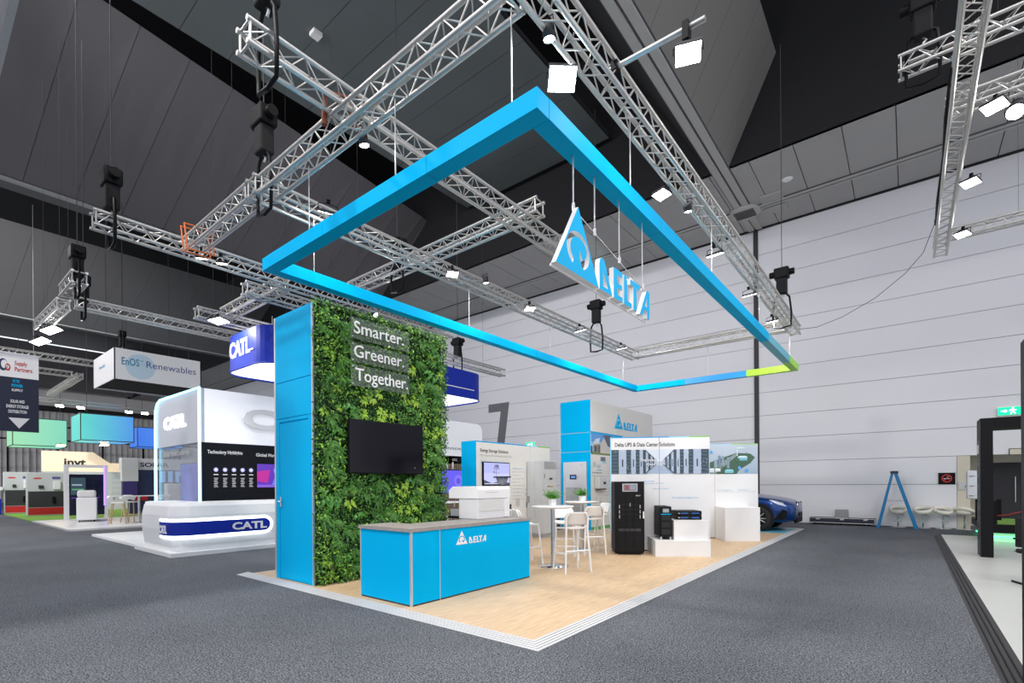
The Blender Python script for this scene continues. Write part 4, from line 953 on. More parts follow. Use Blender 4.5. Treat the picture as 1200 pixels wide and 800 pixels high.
# ================================================================== energy storage wall
ew = thing('display_partition', 'white display wall with a blue end and a small monitor behind the coffee machine', 'display wall', (-5.65, 5.31, -.0957)); ew.scale = (1, 1.066, 1.066)
box(-.5, -.01, .01, 2.95, .09, 2.44).build('core', WARMW, ew); box(-.5, -.004, -.006, .012, .10, 2.45).build('blue_end_panel', BLUE, ew)
for a, b_ in ((.0, 1.1), (1.105, 2.06), (2.065, 2.96)): box(-.02, 0, a, b_, .10, 2.45).build('wall_panel', WARMW, ew)
F3 = Face((0, 0, 0), (0, 1, 0), (1, 0, 0))
art('top_stripe', ew, F3, [(rect(0, 1.9, 2.42, 2.45), (0, .32, .68)), (rect(1.9, 2.4, 2.42, 2.45), (.25, .58, .75)), (rect(2.4, 2.96, 2.42, 2.45), (.22, .55, .05))])
text('Energy Storage Solutions', F3, .13, 2.20, 1.02, .078, BLACK, ew, .001, .002, bold=.01); text('High voltage power conditioning systems 2024', F3, .13, 2.10, 1.15, .05, LG, ew, .001, .001)
text('C&I Battery Energy Storage System', F3, .13, 1.94, .95, .055, LB, ew, .001, .001)
text('Innovative storage', F3, 1.32, 1.82, .42, .04, LB, ew, .001, .001)
for k, wl in enumerate((.5, .34, .46, .3, .5, .42, .48, .36, .44)): text('battery storage for industry', F3, 1.32, 1.74-.085*k, wl, .032, LG, ew, .001, .001)
P = [(rect(1.80, 2.02, 1.30, 1.312), (.3, .3, .3)), (rect(1.82, 1.9, 1.15, 1.22), (.55, .56, .54)), (rect(1.44, 1.6, .88, 1.08), (.5, .5, .5)), (rect(1.86, 1.98, .84, .98), (.3, .3, .3)), (rect(1.80, 2.0, 1.05, 1.058), (.5, .5, .5))]
art('diagram_print', ew, F3, P)
mn = thing('wall_monitor', 'small monitor showing a purple grey radio mast on the storage wall', 'monitor', (-5.645, 5.50, 1.407)); mn.scale = (1, 1.066, 1.066)
box(.0, .05, 0, .97, 0, .56, bev=.005).build('casing', BLACK, mn)
FMn = Face((.05, 0, 0), (0, 1, 0), (1, 0, 0))
P = [(rect(.02, .95, .02, .54), (.50, .52, .85)), (rect(.02, .95, .30, .54), (.42, .44, .80)), ([(.02, .02), (.95, .02), (.95, .07), (.6, .11), (.3, .06), (.02, .14)], (.06, .07, .14)),
     (rect(.452, .462, .05, .50), (.06, .06, .12)), (rect(.36, .56, .40, .412), (.06, .06, .12)), (rect(.38, .40, .42, .48), (.06, .06, .12)), (rect(.50, .54, .42, .50), (.06, .06, .12)), (rect(.42, .49, .44, .50), (.1, .1, .2)), (rect(.34, .58, .30, .308), (.08, .08, .15)), (rect(.36, .39, .31, .36), (.08, .08, .15)), (rect(.35, .57, .17, .176), (.1, .1, .2)), (rect(.04, .6, .045, .06), (.7, .7, .85))]
art('screen', mn, FMn, P, SCREEN, d=.0015)
# two grey battery cabinets
for i, (yy, d_, lab) in enumerate(((7.34, .0, 'light grey battery cabinet with a louvre and coloured push buttons'),)):
    cb = thing('battery_cabinet', lab, 'cabinet', (-5.09, yy, 0))
    box(-.55, 0, 0, .62, .09, 2.07, bev=.008).build('body', GREYP, cb); box(-.54, -.01, .01, .61, 0, .09).build('plinth', M('base_grey', (.36, .37, .37), .5), cb)
    box(-.54, -.28, -.014, 0, .11, 2.05, bev=.003).build('door', GREYP, cb); box(-.275, -.01, -.014, 0, .11, 2.05, bev=.003).build('door', GREYP, cb)
    box(0, .014, .02, .60, .11, 1.83, bev=.003).build('door', GREYP, cb)
    lv = box(0, .012, .04, .58, 1.86, 2.05).build('louvre', MGREY, cb)
    for k in range(6): box(.012, .02, .05, .57, 1.875+k*.028, 1.885+k*.028).build('louvre_slat', GREYP, lv)
    for k, m_ in enumerate((RED, M('button_green', (.02, .4, .1), .4), M('button_amber', (.8, .35, .02), .4))): MB().tube((.014, .2+k*.1, 1.38), (.03, .2+k*.1, 1.38), .022, 12).build('push_button', m_, cb)
    box(.014, .02, .26, .4, 1.56, 1.61).build('nameplate', DGREY, cb)
    h_ = box(-.52, -.45, -.026, -.014, .93, 1.12, bev=.003).build('door_handle', MGREY, cb)
    box(.014, .022, .02, .035, 1.6, 1.72).build('hinge', DGREY, cb)

# ================================================================== parked car (nose towards +x)
car = thing('car', 'metallic dark blue sport utility car nosing out behind the far display wall', 'car', (-.05, 13.55, 0))
st = [  # distance from nose, half width, z bottom, z sill, z shoulder, z top, half width top
 (-.05, .66, .30, .40, .66, .82, .54), (.06, .78, .26, .38, .74, .86, .60), (.22, .86, .22, .34, .82, .935, .68), (.45, .93, .22, .34, .90, .985, .72), (.75, .95, .24, .36, .96, 1.03, .74),
 (1.1, .95, .26, .38, 1.0, 1.07, .76), (1.5, .95, .26, .38, 1.03, 1.12, .76), (1.75, .95, .26, .38, 1.05, 1.24, .72), (2.2, .95, .26, .38, 1.06, 1.56, .62), (2.6, .95, .26, .38, 1.07, 1.66, .60),
 (3.4, .95, .26, .38, 1.09, 1.67, .60), (4.0, .94, .28, .40, 1.10, 1.60, .58), (4.35, .91, .32, .44, 1.08, 1.38, .60), (4.6, .84, .36, .46, 1.02, 1.12, .66), (4.7, .72, .42, .5, .95, 1.02, .6)]
vs = []; fs = []
for (d, hw, zb_, zs_, zh, zt, ht) in st:
    sec = [(hw*.88, zb_), (hw*.985, zs_), (hw, (zs_+zh)/2), (hw*.975, zh), (ht+.04, zt-.035), (ht*.6, zt), (0, zt+.008)]
    full = [(-a, b_) for a, b_ in sec]+[(a, b_) for a, b_ in reversed(sec[:-1])]
    vs += [(-d, a, b_) for a, b_ in full]
n = 13
for i in range(len(st)-1):
    for k in range(n): fs.append((i*n+k, i*n+(k+1) % n, (i+1)*n+(k+1) % n, (i+1)*n+k))
fs += [tuple(range(n)), tuple(reversed(range((len(st)-1)*n, len(st)*n)))]
mb = MB(); mb.add(vs, fs, 0, True); o = mb.build('body_shell', CARB, car); md = o.modifiers.new('s', 'SUBSURF'); md.levels = 2; md.render_levels = 2
for (xx, yy) in ((-.93, -.93), (-.93, .93), (-3.75, -.93), (-3.75, .93)):
    s_ = 1 if yy > 0 else -1
    MB().tube((xx, yy-s_*.30, .42), (xx, yy+s_*.022, .40), .435, 28).build('wheel_arch', BLACKM, car)
    mbw = MB(); prof = [(.24, -.11), (.33, -.12), (.365, -.09), (.375, 0), (.365, .09), (.33, .12), (.24, .11)]
    N = 32; mbw.add([(xx+r_*cos(2*pi*k/N), yy-s_*.06+z_, .375+r_*sin(2*pi*k/N)) for r_, z_ in prof for k in range(N)], [(i*N+k, i*N+(k+1) % N, (i+1)*N+(k+1) % N, (i+1)*N+k) for i in range(6) for k in range(N)], 0, True)
    wo = mbw.build('tyre', TIRE, car)
    yo = yy-s_*.06+s_*.10
    MB().tube((xx, yo-s_*.06, .375), (xx, yo-s_*.03, .375), .25, 28).build('rim_barrel', BLACK, wo)
    rm = MB()
    for k in range(10): a = 2*pi*k/10+.1*(k % 2); rm.tube((xx, yo, .375), (xx+.245*cos(a), yo-s_*.01, .375+.245*sin(a)), .016, 6)
    rm.tube((xx, yo-s_*.02, .375), (xx, yo+s_*.02, .375), .05, 14)
    for k in range(24): a = 2*pi*k/24; b_ = 2*pi*(k+1)/24; rm.tube((xx+.25*cos(a), yo-s_*.01, .375+.25*sin(a)), (xx+.25*cos(b_), yo-s_*.01, .375+.25*sin(b_)), .014, 6)
    rm.build('alloy_wheel', STEEL, wo)
for s_ in (-1, 1):
    MB().add([(-.10, s_*.70, .80), (-.45, s_*.915, .90), (-.62, s_*.935, .93), (-.40, s_*.93, .80), (-.12, s_*.78, .72)], [(0, 1, 2, 3, 4)]).build('headlight', M('headlight_glass', (.55, .6, .68), .08, .4, coat=1), car)
    mb = MB()   # kidney grille half
    pts = rrect(.03 if s_ > 0 else -.33, .33 if s_ > 0 else -.03, .50, .86, .07)
    mb.prism(pts, -.03, .015, 'x'); mb.build('kidney_grille', BLACK, car)
    for k in range(7): y_ = s_*(.07+k*.037); box(.015, .022, y_-.006, y_+.006, .54, .82).build('grille_bar', CHROME, car)
    MB().path([(.02, s_*.03, .52), (.02, s_*.03, .84), (.02, s_*.10, .87), (.02, s_*.30, .87), (.02, s_*.34, .80), (.02, s_*.34, .55), (.02, s_*.27, .50), (.02, s_*.08, .49), (.02, s_*.03, .52)], .012, 6).build('grille_surround', CHROME, car)
    box(-.12, .0, s_*.5-.14, s_*.5+.14, .30, .48, bev=.03).build('air_intake', BLACK, car)
    MB().prism([(-.50, .34), (-.22, .36), (-.14, .60), (-.26, .66)], s_*.90-.03, s_*.90+.03, 'y').build('side_intake', BLACK, car)
    MB().add([(-1.85, s_*.90, 1.10), (-2.35, s_*.70, 1.52), (-3.5, s_*.68, 1.56), (-3.95, s_*.80, 1.14)], [(0, 1, 2, 3)]).build('side_window', BLACK, car)
    box(-1.95, -1.72, s_*1.02-.07, s_*1.02+.07, 1.02, 1.14, bev=.03).build('door_mirror', CARB, car)
box(-.05, .03, -.5, .5, .24, .42, bev=.02).build('lower_grille', BLACK, car)
MB().add([(-1.55, -.66, 1.155), (-1.55, .66, 1.155), (-2.2, .55, 1.60), (-2.2, -.55, 1.60)], [(0, 1, 2, 3)]).build('windscreen', BLACK, car)
box(-.03, .06, -.26, .26, .44, .54).build('number_plate', BLACK, car)
MB().lathe([(0, .006), (.04, .004), (.042, 0)], (-.08, 0, .885), 16).build('bonnet_badge', CHROME, car)

# ================================================================== things along the back wall
fc = thing('flight_case', 'long open black flight case on castors by the back wall', 'flight case', (-.18, 16.55, GZ))
L_ = 1.86
box(0, L_, 0, .45, .07, .09).build('base', BLACK, fc); box(0, L_, 0, .02, .09, .24).build('side', M('navy_black', (.012, .014, .03), .5), fc); box(0, L_, .43, .45, .09, .24).build('side', BLACK, fc); box(0, .02, .02, .43, .09, .24).build('end', BLACK, fc); box(L_-.02, L_, .02, .43, .09, .24).build('end', BLACK, fc)
for z in (.075, .235): box(-.006, L_+.006, -.012, .004, z-.01, z+.01).build('edge_extrusion', TRIMAL, fc)
for x in (-.006, L_-.014): box(x, x+.02, -.012, .004, .07, .24).build('edge_extrusion', TRIMAL, fc)
for x in (.2, .9, 1.55): box(x, x+.12, -.02, -.004, .17, .24, bev=.004).build('butterfly_latch', STEEL, fc)
for x in (.15, .93, 1.7):
    for y in (.06, .39): MB().tube((x, y-.012, .035), (x, y+.012, .035), .035, 12).build('castor', BLACK, fc)
o = thing('grey_box', 'small grey box panel standing upright behind the flight case', 'box', (.55, 17.02-.12, GZ)); box(0, .38, 0, .06, .0, .52, bev=.01).build('body', MGREY, o); box(.02, .36, -.006, 0, .05, .08).build('handle', DGREY, o)
ld = thing('step_ladder', 'blue fibreglass step ladder standing open against the back wall', 'ladder', (1.78, 16.0, GZ))
# seen side-on: legs spread along x
apx = .40; hL = 1.74
for y in (0, .45):
    MB().add([(0-.04, y-.012, 0), (.04, y-.012, 0), (apx+.0, y-.012, hL), (apx-.06, y-.012, hL), (-.04, y+.012, 0), (.04, y+.012, 0), (apx+.0, y+.012, hL), (apx-.06, y+.012, hL)], [(0, 1, 2, 3), (7, 6, 5, 4), (0, 4, 5, 1), (1, 5, 6, 2), (2, 6, 7, 3), (3, 7, 4, 0)]).build('rear_rail', LADB, ld)
    MB().add([(.90, y-.018, 0), (1.0, y-.018, 0), (apx+.09, y-.018, hL), (apx, y-.018, hL), (.90, y+.018, 0), (1.0, y+.018, 0), (apx+.09, y+.018, hL), (apx, y+.018, hL)], [(0, 1, 2, 3), (7, 6, 5, 4), (0, 4, 5, 1), (1, 5, 6, 2), (2, 6, 7, 3), (3, 7, 4, 0)]).build('front_rail', LADB, ld)
    MB().tube((.2, y, .86), (.70, y, .86), .009, 6).build('spreader_bar', STEEL, ld)
for k in range(6):
    f_ = (k+1)/7; x = .95-(.95-apx-.04)*f_; box(x-.045, x+.045, .0, .45, hL*f_-.012, hL*f_+.012).build('step', TRIMAL, ld)
box(apx-.08, apx+.12, -.03, .48, hL-.02, hL+.06, bev=.01).build('top_cap', DGREY, ld)
def tub_stool():
    t = thing('tub_bar_stool', 'x', 'bar stool', (0, 0, 0))
    MB().lathe([(0, .02), (.05, .02), (.19, .012), (.2, 0), (0, 0)], n=28).build('base_plate', CHROME, t); MB().tube((0, 0, .02), (0, 0, .45), .025, 14).build('column', CHROME, t)
    MB().path([(.0, .0, .2), (.10, -.12, .2), (.0, -.17, .2), (-.10, -.12, .2), (0, 0, .2)], .008, 6).build('footrest', CHROME, t)
    MB().path([(0, 0, .42), (.07, -.02, .40), (.16, -.03, .38)], .006, 6).build('gas_lever', BLACK, t)
    MB().lathe([(0, .45), (.14, .45), (.2, .50), (.19, .53), (0, .525)], n=28).build('seat', CREAM, t)
    # ring shaped back, higher at the rear
    N = 36; n2 = 8; vs = []; fs = []
    for k in range(N):
        a = 2*pi*k/N; hgt = .60+.075*sin(a); r0 = .215+.0*sin(a); th = .05
        for j in range(n2): b_ = 2*pi*j/n2; rr = r0+th*.7*cos(b_); vs.append((rr*cos(a), rr*sin(a), hgt+th*1.2*sin(b_)-.05+.02))
    for k in range(N):
        for j in range(n2): fs.append((k*n2+j, k*n2+(j+1) % n2, ((k+1) % N)*n2+(j+1) % n2, ((k+1) % N)*n2+j))
    mb = MB(); mb.add(vs, fs, 0, True); mb.build('ring_back', CREAM, t)
    return t
ts = tub_stool()
labs = ['cream tub bar stool seen between the legs of the blue ladder', 'cream tub bar stool just right of the blue ladder', 'cream tub bar stool, third from the ladder and tilted to face the carpet', 'cream tub bar stool farthest right, next to the black stage deck']
for i, (x, y, a) in enumerate(((2.28, 16.74, 0), (2.90, 16.74, -.3), (3.38, 16.74, .35), (3.86, 16.74, 2.6))): place(ts, (x, y, GZ), a, labs[i], i == 0)
# no smoking sign
ns = thing('no_smoking_sign', 'black framed no smoking sign on the back wall above the cream stools', 'sign', (3.28, YW, 1.35))
box(0, .40, -.03, 0, 0, .36).build('frame', BLACK, ns)
FN = Face((0, -.03, 0), (1, 0, 0), (0, -1, 0)); cx, cy = .2, .185
ring = [disc(cx, cy, .125, 28), disc(cx, cy, .098, 28)]
loops_mesh(ring, FN, 0, 0, 1, RED, ns, 'red_ring', .001, .001)
art('cigarette_print', ns, FN, [(rect(.12, .26, .165, .185), (.8, .8, .8)), (rect(.26, .29, .165, .185), (.5, .1, .05)), ([(.2, .2), (.24, .215), (.21, .23), (.25, .25), (.24, .252), (.19, .232), (.22, .215)], (.5, .5, .5)), ([(.12, .105), (.135, .09), (.285, .265), (.27, .28)], (.5, .02, .02))], d=.002)
# exit signs
def exit_sign(label, x, y, z, w_=.42, h_=.2):
    t = thing('exit_sign', label, 'exit sign', (x, y, z)); box(0, w_, 0, .06, 0, h_, bev=.006).build('casing', WHITE2, t)
    F = Face((0, 0, 0), (1, 0, 0), (0, -1, 0)); box(.006, w_-.006, -.004, 0, .006, h_-.006).build('green_face', EXITG, t)
    k = w_/.42
    loops_mesh([[(.22, .03), (.25, .03), (.27, .08), (.30, .03), (.33, .03), (.29, .10), (.28, .13), (.31, .11), (.34, .12), (.33, .135), (.31, .13), (.27, .155), (.22, .14), (.20, .10), (.215, .095), (.235, .125), (.25, .12), (.24, .08)], disc(.275, .17, .016, 10)], F, 0, 0, k, EXITW, t, 'running_figure', .001, .005)
    loops_mesh([[(.06, .09), (.13, .09), (.13, .06), (.18, .105), (.13, .15), (.13, .12), (.06, .12)]], F, 0, 0, k, EXITW, t, 'arrow', .001, .005)
exit_sign('green running figure exit sign on the back wall above the storage display', -12.95, YW-.07, 3.35, .55, .26)
exit_sign('green running figure exit sign over the black portal at the right', 4.62, YW-.07, 3.38, .50, .24)
o = thing('wall_sign', 'small framed cream notice over the dark doors at the right', 'sign', (4.86, YW-.02, 2.15+.05)); box(0, .3, 0, .02, 0, .2).build('frame', DGREY, o); box(.02, .28, -.004, 0, .02, .18).build('face', CREAMW, o)
bx = thing('wall_junction_box', 'small grey plate on the cream wall beside the white cabinet', 'wall box', (3.75, YW-.04, 1.18)); box(0, .2, 0, .04, 0, .24, bev=.006).build('cover', GREYP, bx); MB().tube((.16, -.03, .1), (.16, 0, .1), .02).build('lock', DGREY, bx)

# ================================================================== right hand booth
rp = thing('raised_platform', 'pale raised floor with black ramp edge along the right side', 'platform', (3.12, 0, GZ))
box(.10, 6, -3, 14.0, .0, .045).build('floor_panel', RFLOOR, rp)
MB().prism([(-.06, 0), (.10, 0), (.10, .046)], -3, 14.0, 'y').build('ramp', SKIRT, rp)
for k in range(3): box(-.03+k*.04, -.02+k*.04, -3, 14.0, .008+k*.0115, .018+k*.0115).build('ramp_groove', BLACK, rp)
# portal frame
po = thing('portal_frame', 'black rectangular portal frame with printed green list on its side', 'portal', (3.60, 9.22, GZ+.045))
box(0, .17, 0, .62, 0, 2.60).build('post', M('portal_black', (.007, .007, .008), .5, spec=.15), po); box(2.6, 2.77, 0, .62, 0, 2.60).build('post', BLACK, po); box(.17, 2.6, 0, .62, 2.40, 2.60).build('lintel', BLACK, po)
FP = Face((0, 0, 0), (0, -1, 0), (-1, 0, 0))
FP2 = Face((0, .62, 0), (0, -1, 0), (-1, 0, 0))
box(-.004, 0, .05, .58, .05, 2.2).build('side_graphic', DGREY, po)
P = []
for k in range(8): P += [(rect(.12, .46, 1.75-.21*k, 1.765-.21*k), (.04, .22, .08)), (rect(.12, .36, 1.71-.21*k, 1.72-.21*k), (.2, .2, .2))]
P.append((rect(.14, .40, 1.95, 2.12), (.6, .62, .62)))
art('list_print', po, FP2, P, d=.006)
# near black post at the picture edge
np_ = thing('display_post', 'near black square post at the right edge of the picture', 'post', (3.14, 1.16, GZ+.045)); box(0, .14, 0, .14, .02, 2.37, bev=.004).build('shaft', BLACK, np_); box(-.03, .17, -.03, .17, 0, .02).build('foot_plate', BLACK, np_)
# stage deck with machines
sd = thing('stage_deck', 'low black display deck with white upstand behind the portal', 'stage', (3.95, 12.6, GZ))
box(0, 4, 0, 3.2, .25, .45, bev=.01).build('deck', BLACK, sd); box(.15, 4, .1, 3.1, .046, .25).build('upstand', WHITE2, sd); box(.1, 4, -.02, .02, .15, .17).build('led_strip', GREENLED, sd); box(.1, 4, .15, 2.5, .45, .46).build('grass_mat', GRASS, sd)
box(.08, .12, -.1, 3.1, .05, .07).build('led_strip', GREENLED, sd)
for (x, y) in ((.12, .1), (.35, 1.6)): box(x, x+.1, y, y+.1, .46, 1.0).build('bollard', BLACK, sd)
mc = thing('equipment_cabinet', 'white electrical enclosure with hinges on a black stand beside the portal', 'enclosure', (3.78, 13.7, .46+GZ))
box(.1, .2, .1, .2, 0, .55).build('stand', BLACK, mc); box(-.06, .34, 0, .35, .55, 1.28, bev=.01).build('body', GREYP, mc); box(-.05, .33, -.02, 0, .57, 1.26, bev=.004).build('door', M('pale_cabinet', (.58, .6, .64), .4), mc)
for z in (.65, .9, 1.15): MB().tube((-.02, -.04, z), (.06, -.04, z), .018, 8).build('hinge', STEEL, mc)
hm = thing('hose_machine', 'grey cylinder machine with a red hose seen through the portal', 'machine', (5.0, 13.2, .46+GZ))
MB().tube((-.35, 0, 1.05), (.25, 0, 1.05), .08, 16).build('cylinder', GREYP, hm); box(.2, .75, -.2, .25, 0.0, 1.3, bev=.02).build('body', GREYP, hm); MB().tube((-.05, 0, 1.12), (-.05, 0, 1.2), .05, 12).build('valve', DGREY, hm)
MB().path([(.2, -.1, .8), (.0, -.15, .6), (-.2, -.15, .35), (-.6, -.15, .2), (-.9, -.1, .15)], .02, 8).build('hose', M('dark_red_rubber', (.22, .02, .02), .5), hm)
# right armchair partly in view
ch = thing('cantilever_chair', 'black cantilever chair at the right edge on the pale floor', 'chair', (4.02, 6.15, GZ+.045), R(20))
box(-.25, .25, -.25, .25, .42, .48, bev=.02).build('seat', BLACKM, ch); box(-.25, .25, .2, .26, .5, .92, bev=.02).build('backrest', BLACKM, ch)
for s_ in (-.26, .26): MB().path([(s_, .25, .62), (s_, -.2, .64), (s_, -.28, .58), (s_, -.30, .30), (s_, -.27, .03), (s_, -.2, .015), (s_, .3, .015)], .014, 8).build('frame_tube', BLACK, ch)
t = thing('loose_cable', 'thin black cable lying on the pale floor beyond the portal', 'cable', (4.2, 10.6, GZ+.05)); MB().path([(0, 0, .005), (.5, .2, .005), (1, .1, .005), (1.6, .3, .005)], .008, 6).build('strand', BLACK, t)
t = thing('floor_plug', 'small black floor cable end near the right edge', 'cable', (3.62, 3.35, GZ+.05)); MB().path([(-.08, .1, .008), (.0, .0, .008), (.2, -.02, .008)], .01, 6).build('strand', BLACK, t)
# top left banner corner
bn = thing('corner_box_sign', 'white hanging box sign with a grey edge cropped at the top left corner', 'hanging sign', (-3.2, -2.78, 6.0))
box(-8, 0, -2.4, -.06, .02, 1.4).build('body', WHITE2, bn)
for y in (-2.46, -.06): box(-8, 0, y, y+.06, -.02, 1.42).build('edge_frame', TRIMAL, bn)
art('underside_print', bn, Face((0, 0, .0), (1, 0, 0), (0, 0, -1)), [], d=0) if False else None
MB().prism([(-1.25, -.28), (-.9, -.12), (-.8, -.16), (-.9, -.5), (-1.3, -1.2), (-1.6, -1.2), (-1.2, -.5)], .012, .018).build('yellow_swoosh', M('yellow_print', (.85, .42, .02), .5), bn)
for x in (-1, -7): MB().tube((x, -1.2, 1.4), (x, -1.2, 5), .01, 6).build('suspension_wire', DGREY, bn)


# ================================================================== white and blue battery booth (left)
BX = -9.25
pl = thing('booth_platform', 'white stepped platform of the white curved booth', 'platform', (0, 0, GZ))
box(-16.5, -11.5, .12, 10.8, 0, .06).build('floor_panel', PALEFLOOR, pl); box(-11.7, BX+.05, -.02, 10.8, 0, .10, bev=.01).build('counter_step', PALEFLOOR, pl)
bc = thing('curved_counter', 'white curved counter with a glowing blue lettered band', 'counter', (BX, 0, GZ+.10))
# plan outline rounded at near left corner, swept with belly profile; elevation rounded at far top
prof = [(0, -.06), (.14, -.02), (.45, .02), (.75, .02), (.95, -.02), (1.03, -.07)]   # z, outward offset
def plan(off, zf=1):
    pts = [(-.75, 2.62+off*.3), (off, 2.62+off*.3)]
    r_ = .38
    pts += [(off, .42)]
    for k in range(0, 9): a = R(0-90*k/8); pts.append((-r_+(r_+off)*cos(a), .42+(r_+off)*sin(a)))
    pts += [(-2.0, .04-off), (-2.2, .2), (-2.2, .7), (-.75, .75)]
    return pts
vs = []; fs = []; n = None
for z, off in prof:
    p_ = plan(off); n = len(p_); vs += [(a, b_, z) for a, b_ in p_]
for i in range(len(prof)-1):
    for k in range(n): fs.append((i*n+k, i*n+(k+1) % n, (i+1)*n+(k+1) % n, (i+1)*n+k))
mb = MB(); mb.add(vs, fs, 0, False); mb.add(vs[-n:], [tuple(range(n))], 0); mb.build('body', WHITE2, bc)
def band(z0, z1, off, name, m, y_end=2.10):
    p0 = [(off, y_end-.0)]+[(off, .42)]
    for k in range(0, 9): a = R(0-90*k/8); p0.append((-.38+(.38+off)*cos(a), .42+(.38+off)*sin(a)))
    p0.append((-.75, .04-off))
    vs = [(a, b_, z0) for a, b_ in p0]+[(a, b_, z1) for a, b_ in p0]; n = len(p0)
    mb = MB(); mb.add(vs, [(k, k+1, n+k+1, n+k) for k in range(n-1)]); 
    # rounded right end
    zc = (z0+z1)/2; rr = (z1-z0)/2
    e_ = [(off, y_end+rr*cos(R(a)), zc+rr*sin(R(a))) for a in range(-90, 91, 15)]
    mb.add(e_, [tuple(range(len(e_)))])
    return mb.build(name, m, bc)
band(.28, .68, .028, 'glow_band', WHITELED, 1.86); band(.335, .625, .034, 'blue_band', NAVY, 1.86)
FC = Face((.036, 0, 0), (0, 1, 0), (1, 0, 0))
text('CATL', FC, 1.16, .40, .76, .16, WHITE2, bc, .008, 0, bold=.035)
text('CATL', Face((-.36, .0, 0), (.7, .1, 0), (.1, -.9, 0)), -.18, .40, .42, .16, WHITE2, bc, .008, .055, bold=.035)
# upper booth block
ub = thing('booth_tower', 'white glossy booth block with cyan edge light, lettering and dark info wall', 'booth', (-10.88, 1.1, GZ))
Z1 = 3.87
MB().prism(rrect(-3.25, 0, 2.55, Z1, .45, 8, (0, 1, 0, 0)), 0, .1, 'y').build('gable_fascia', M('pale_grey_gloss', (.45, .47, .52), .25), ub)
MB().box(-.12, 0, .1, 9.6, 2.55, Z1).build('long_fascia', M('white_fascia_added_glow', (.80, .81, .85), .35, emit=.28), ub)  # front-lit fascia; emission added to lift its white, no light box
box(-3.2, -.12, .1, 9.6, Z1-.05, Z1).build('roof', WHITE2, ub)
MB().prism(rrect(9.6, 10.2, 2.55, Z1, .3, 6, (1, 0, 0, 0)), -.12, 0, 'x').build('long_fascia_end', M('white_fascia_added_glow', (.85, .86, .9), .35, emit=.5), ub)
MB().path([(0, -.01, .1), (0, -.01, Z1), (-2.85, -.01, Z1+.0), (-3.08, -.01, Z1-.08), (-3.22, -.01, Z1-.25), (-3.26, -.01, Z1-.5), (-3.26, -.01, .1)], .035, 8).build('led_edge', CYANLED, ub)
FL = Face((0, 0, 0), (1, 0, 0), (0, -1, 0)); FRt = Face((0, 0, 0), (0, 1, 0), (1, 0, 0))
text('CATL', FL, -2.55, 3.02, 1.62, .32, WHITELED, ub, .02, 0, bold=.03)
text('CATL', FRt, .95, 2.98, 3.2, .50, WHITE2, ub, .10, .05, bold=.035)
for k in range(3): box(-.12, 0, .02+k*2.9, 2.9+k*2.9, .1, 2.55).build('info_panel', M('dark_info_panel', (.008, .009, .012), .4, spec=.15), ub)
text('Technology Highlights', FRt, .16, 2.28, .82, .085, WHITE2, ub, .001, .002, bold=.02); text('Global Market Share', FRt, 1.32, 2.25, .9, .085, WHITE2, ub, .001, .002, bold=.02)
for k in range(5):
    yy = .35+k*.21
    art('info_icon', ub, FRt, [(disc(yy, 1.88, .055, 16), (.35, .35, .75)), (disc(yy, 1.88, .03, 10), (.8, .8, .95))]+[(rect(yy-.055, yy+.055, 1.76-.012, 1.77), (.6, .6, .65))]+[(rect(yy-.05+.01*(j % 2), yy+.05-.012*(j % 3), 1.66-.035*j, 1.675-.035*j), (.45, .45, .5)) for j in range(7)], SCREEN, d=.003)
box(-.12, .006, .1, 3.2, 1.1, 1.106).build('panel_joint', DGREY, ub)
art('video_screen', ub, FRt, [(rect(1.34, 2.3, 1.43, 2.05), (.10, .03, .42)), ([(1.34, 1.6), (1.62, 1.55), (1.68, 1.9), (1.34, 1.85)], (.45, .02, .28)), ([(1.7, 1.43), (1.85, 1.8), (2.0, 1.85), (2.2, 1.43)], (.14, .18, .75)), (disc(1.9, 1.88, .12), (.25, .3, .85)), (rect(1.34, 2.3, 1.43, 1.5), (.2, .1, .6))], SCREEN, d=.01)
box(0, .008, 1.32, 2.32, 1.41, 2.07).build('screen_bezel', BLACK, ub)
# gable side : glass with screen
box(-3.18, -.08, .04, .06, .1, 2.55).build('glass_pane', M('tinted_glass', (.35, .40, .45), .06, alpha=.35, spec=.8), ub)
box(-2.45, -1.0, .35, .42, .75, 2.1).build('gable_screen_casing', BLACK, ub)
art('gable_screen', ub, Face((0, .34, 0), (1, 0, 0), (0, -1, 0)), [(rect(-2.42, -1.15, .8, 2.08), (.08, .06, .42)), (rect(-2.1, -1.6, 1.0, 1.8), (.14, .12, .55)), (rect(-1.9, -1.5, .9, 1.2), (.2, .16, .6))], SCREEN, d=.002)
text('Global Market Leadership', FL, -2.6, 2.28, 1.9, .14, LG, ub, .001, .002, bold=.02)
box(-3.1, -.15, .9, 1.0, .1, 2.5).build('inner_wall', MGREY, ub)
box(-3.0, -2.7, .7, .9, .1, .9).build('lit_niche', CYANLED, ub)
# rear part : slats, screen
for k in range(26): box(0, .05, 7.2+k*.115, 7.28+k*.115, .1, 2.25).build('timber_slat', SLATW, ub)
box(-.02, .0, 6.9, 10.2, 2.25, 2.55).build('black_fascia', BLACK, ub)
text('CATL', FRt, 8.5, 2.36, .28, .09, WHITE2, ub, .001, .004, bold=.02); text('Powered by innovation', FRt, 6.3, 2.78, 3.4, .14, MGREY, ub, .01, .003)
art('rear_screen', ub, FRt, [(rect(7.4, 9.3, 1.17, 2.0), (.12, .10, .75)), (disc(8.75, 1.62, .22), (.2, .16, .85)), (disc(8.75, 1.6, .12), (.10, .08, .6))], SCREEN, d=.08)
box(.05, .078, 7.38, 9.32, 1.15, 2.02).build('rear_screen_casing', BLACK, ub)
for k in range(4): MB().tube((.15, 7.55+.28*k, 2.05), (.15, 7.55+.28*k, 2.25+.05*(k % 2)), .03, 10).build('trophy', WHITE2, ub)
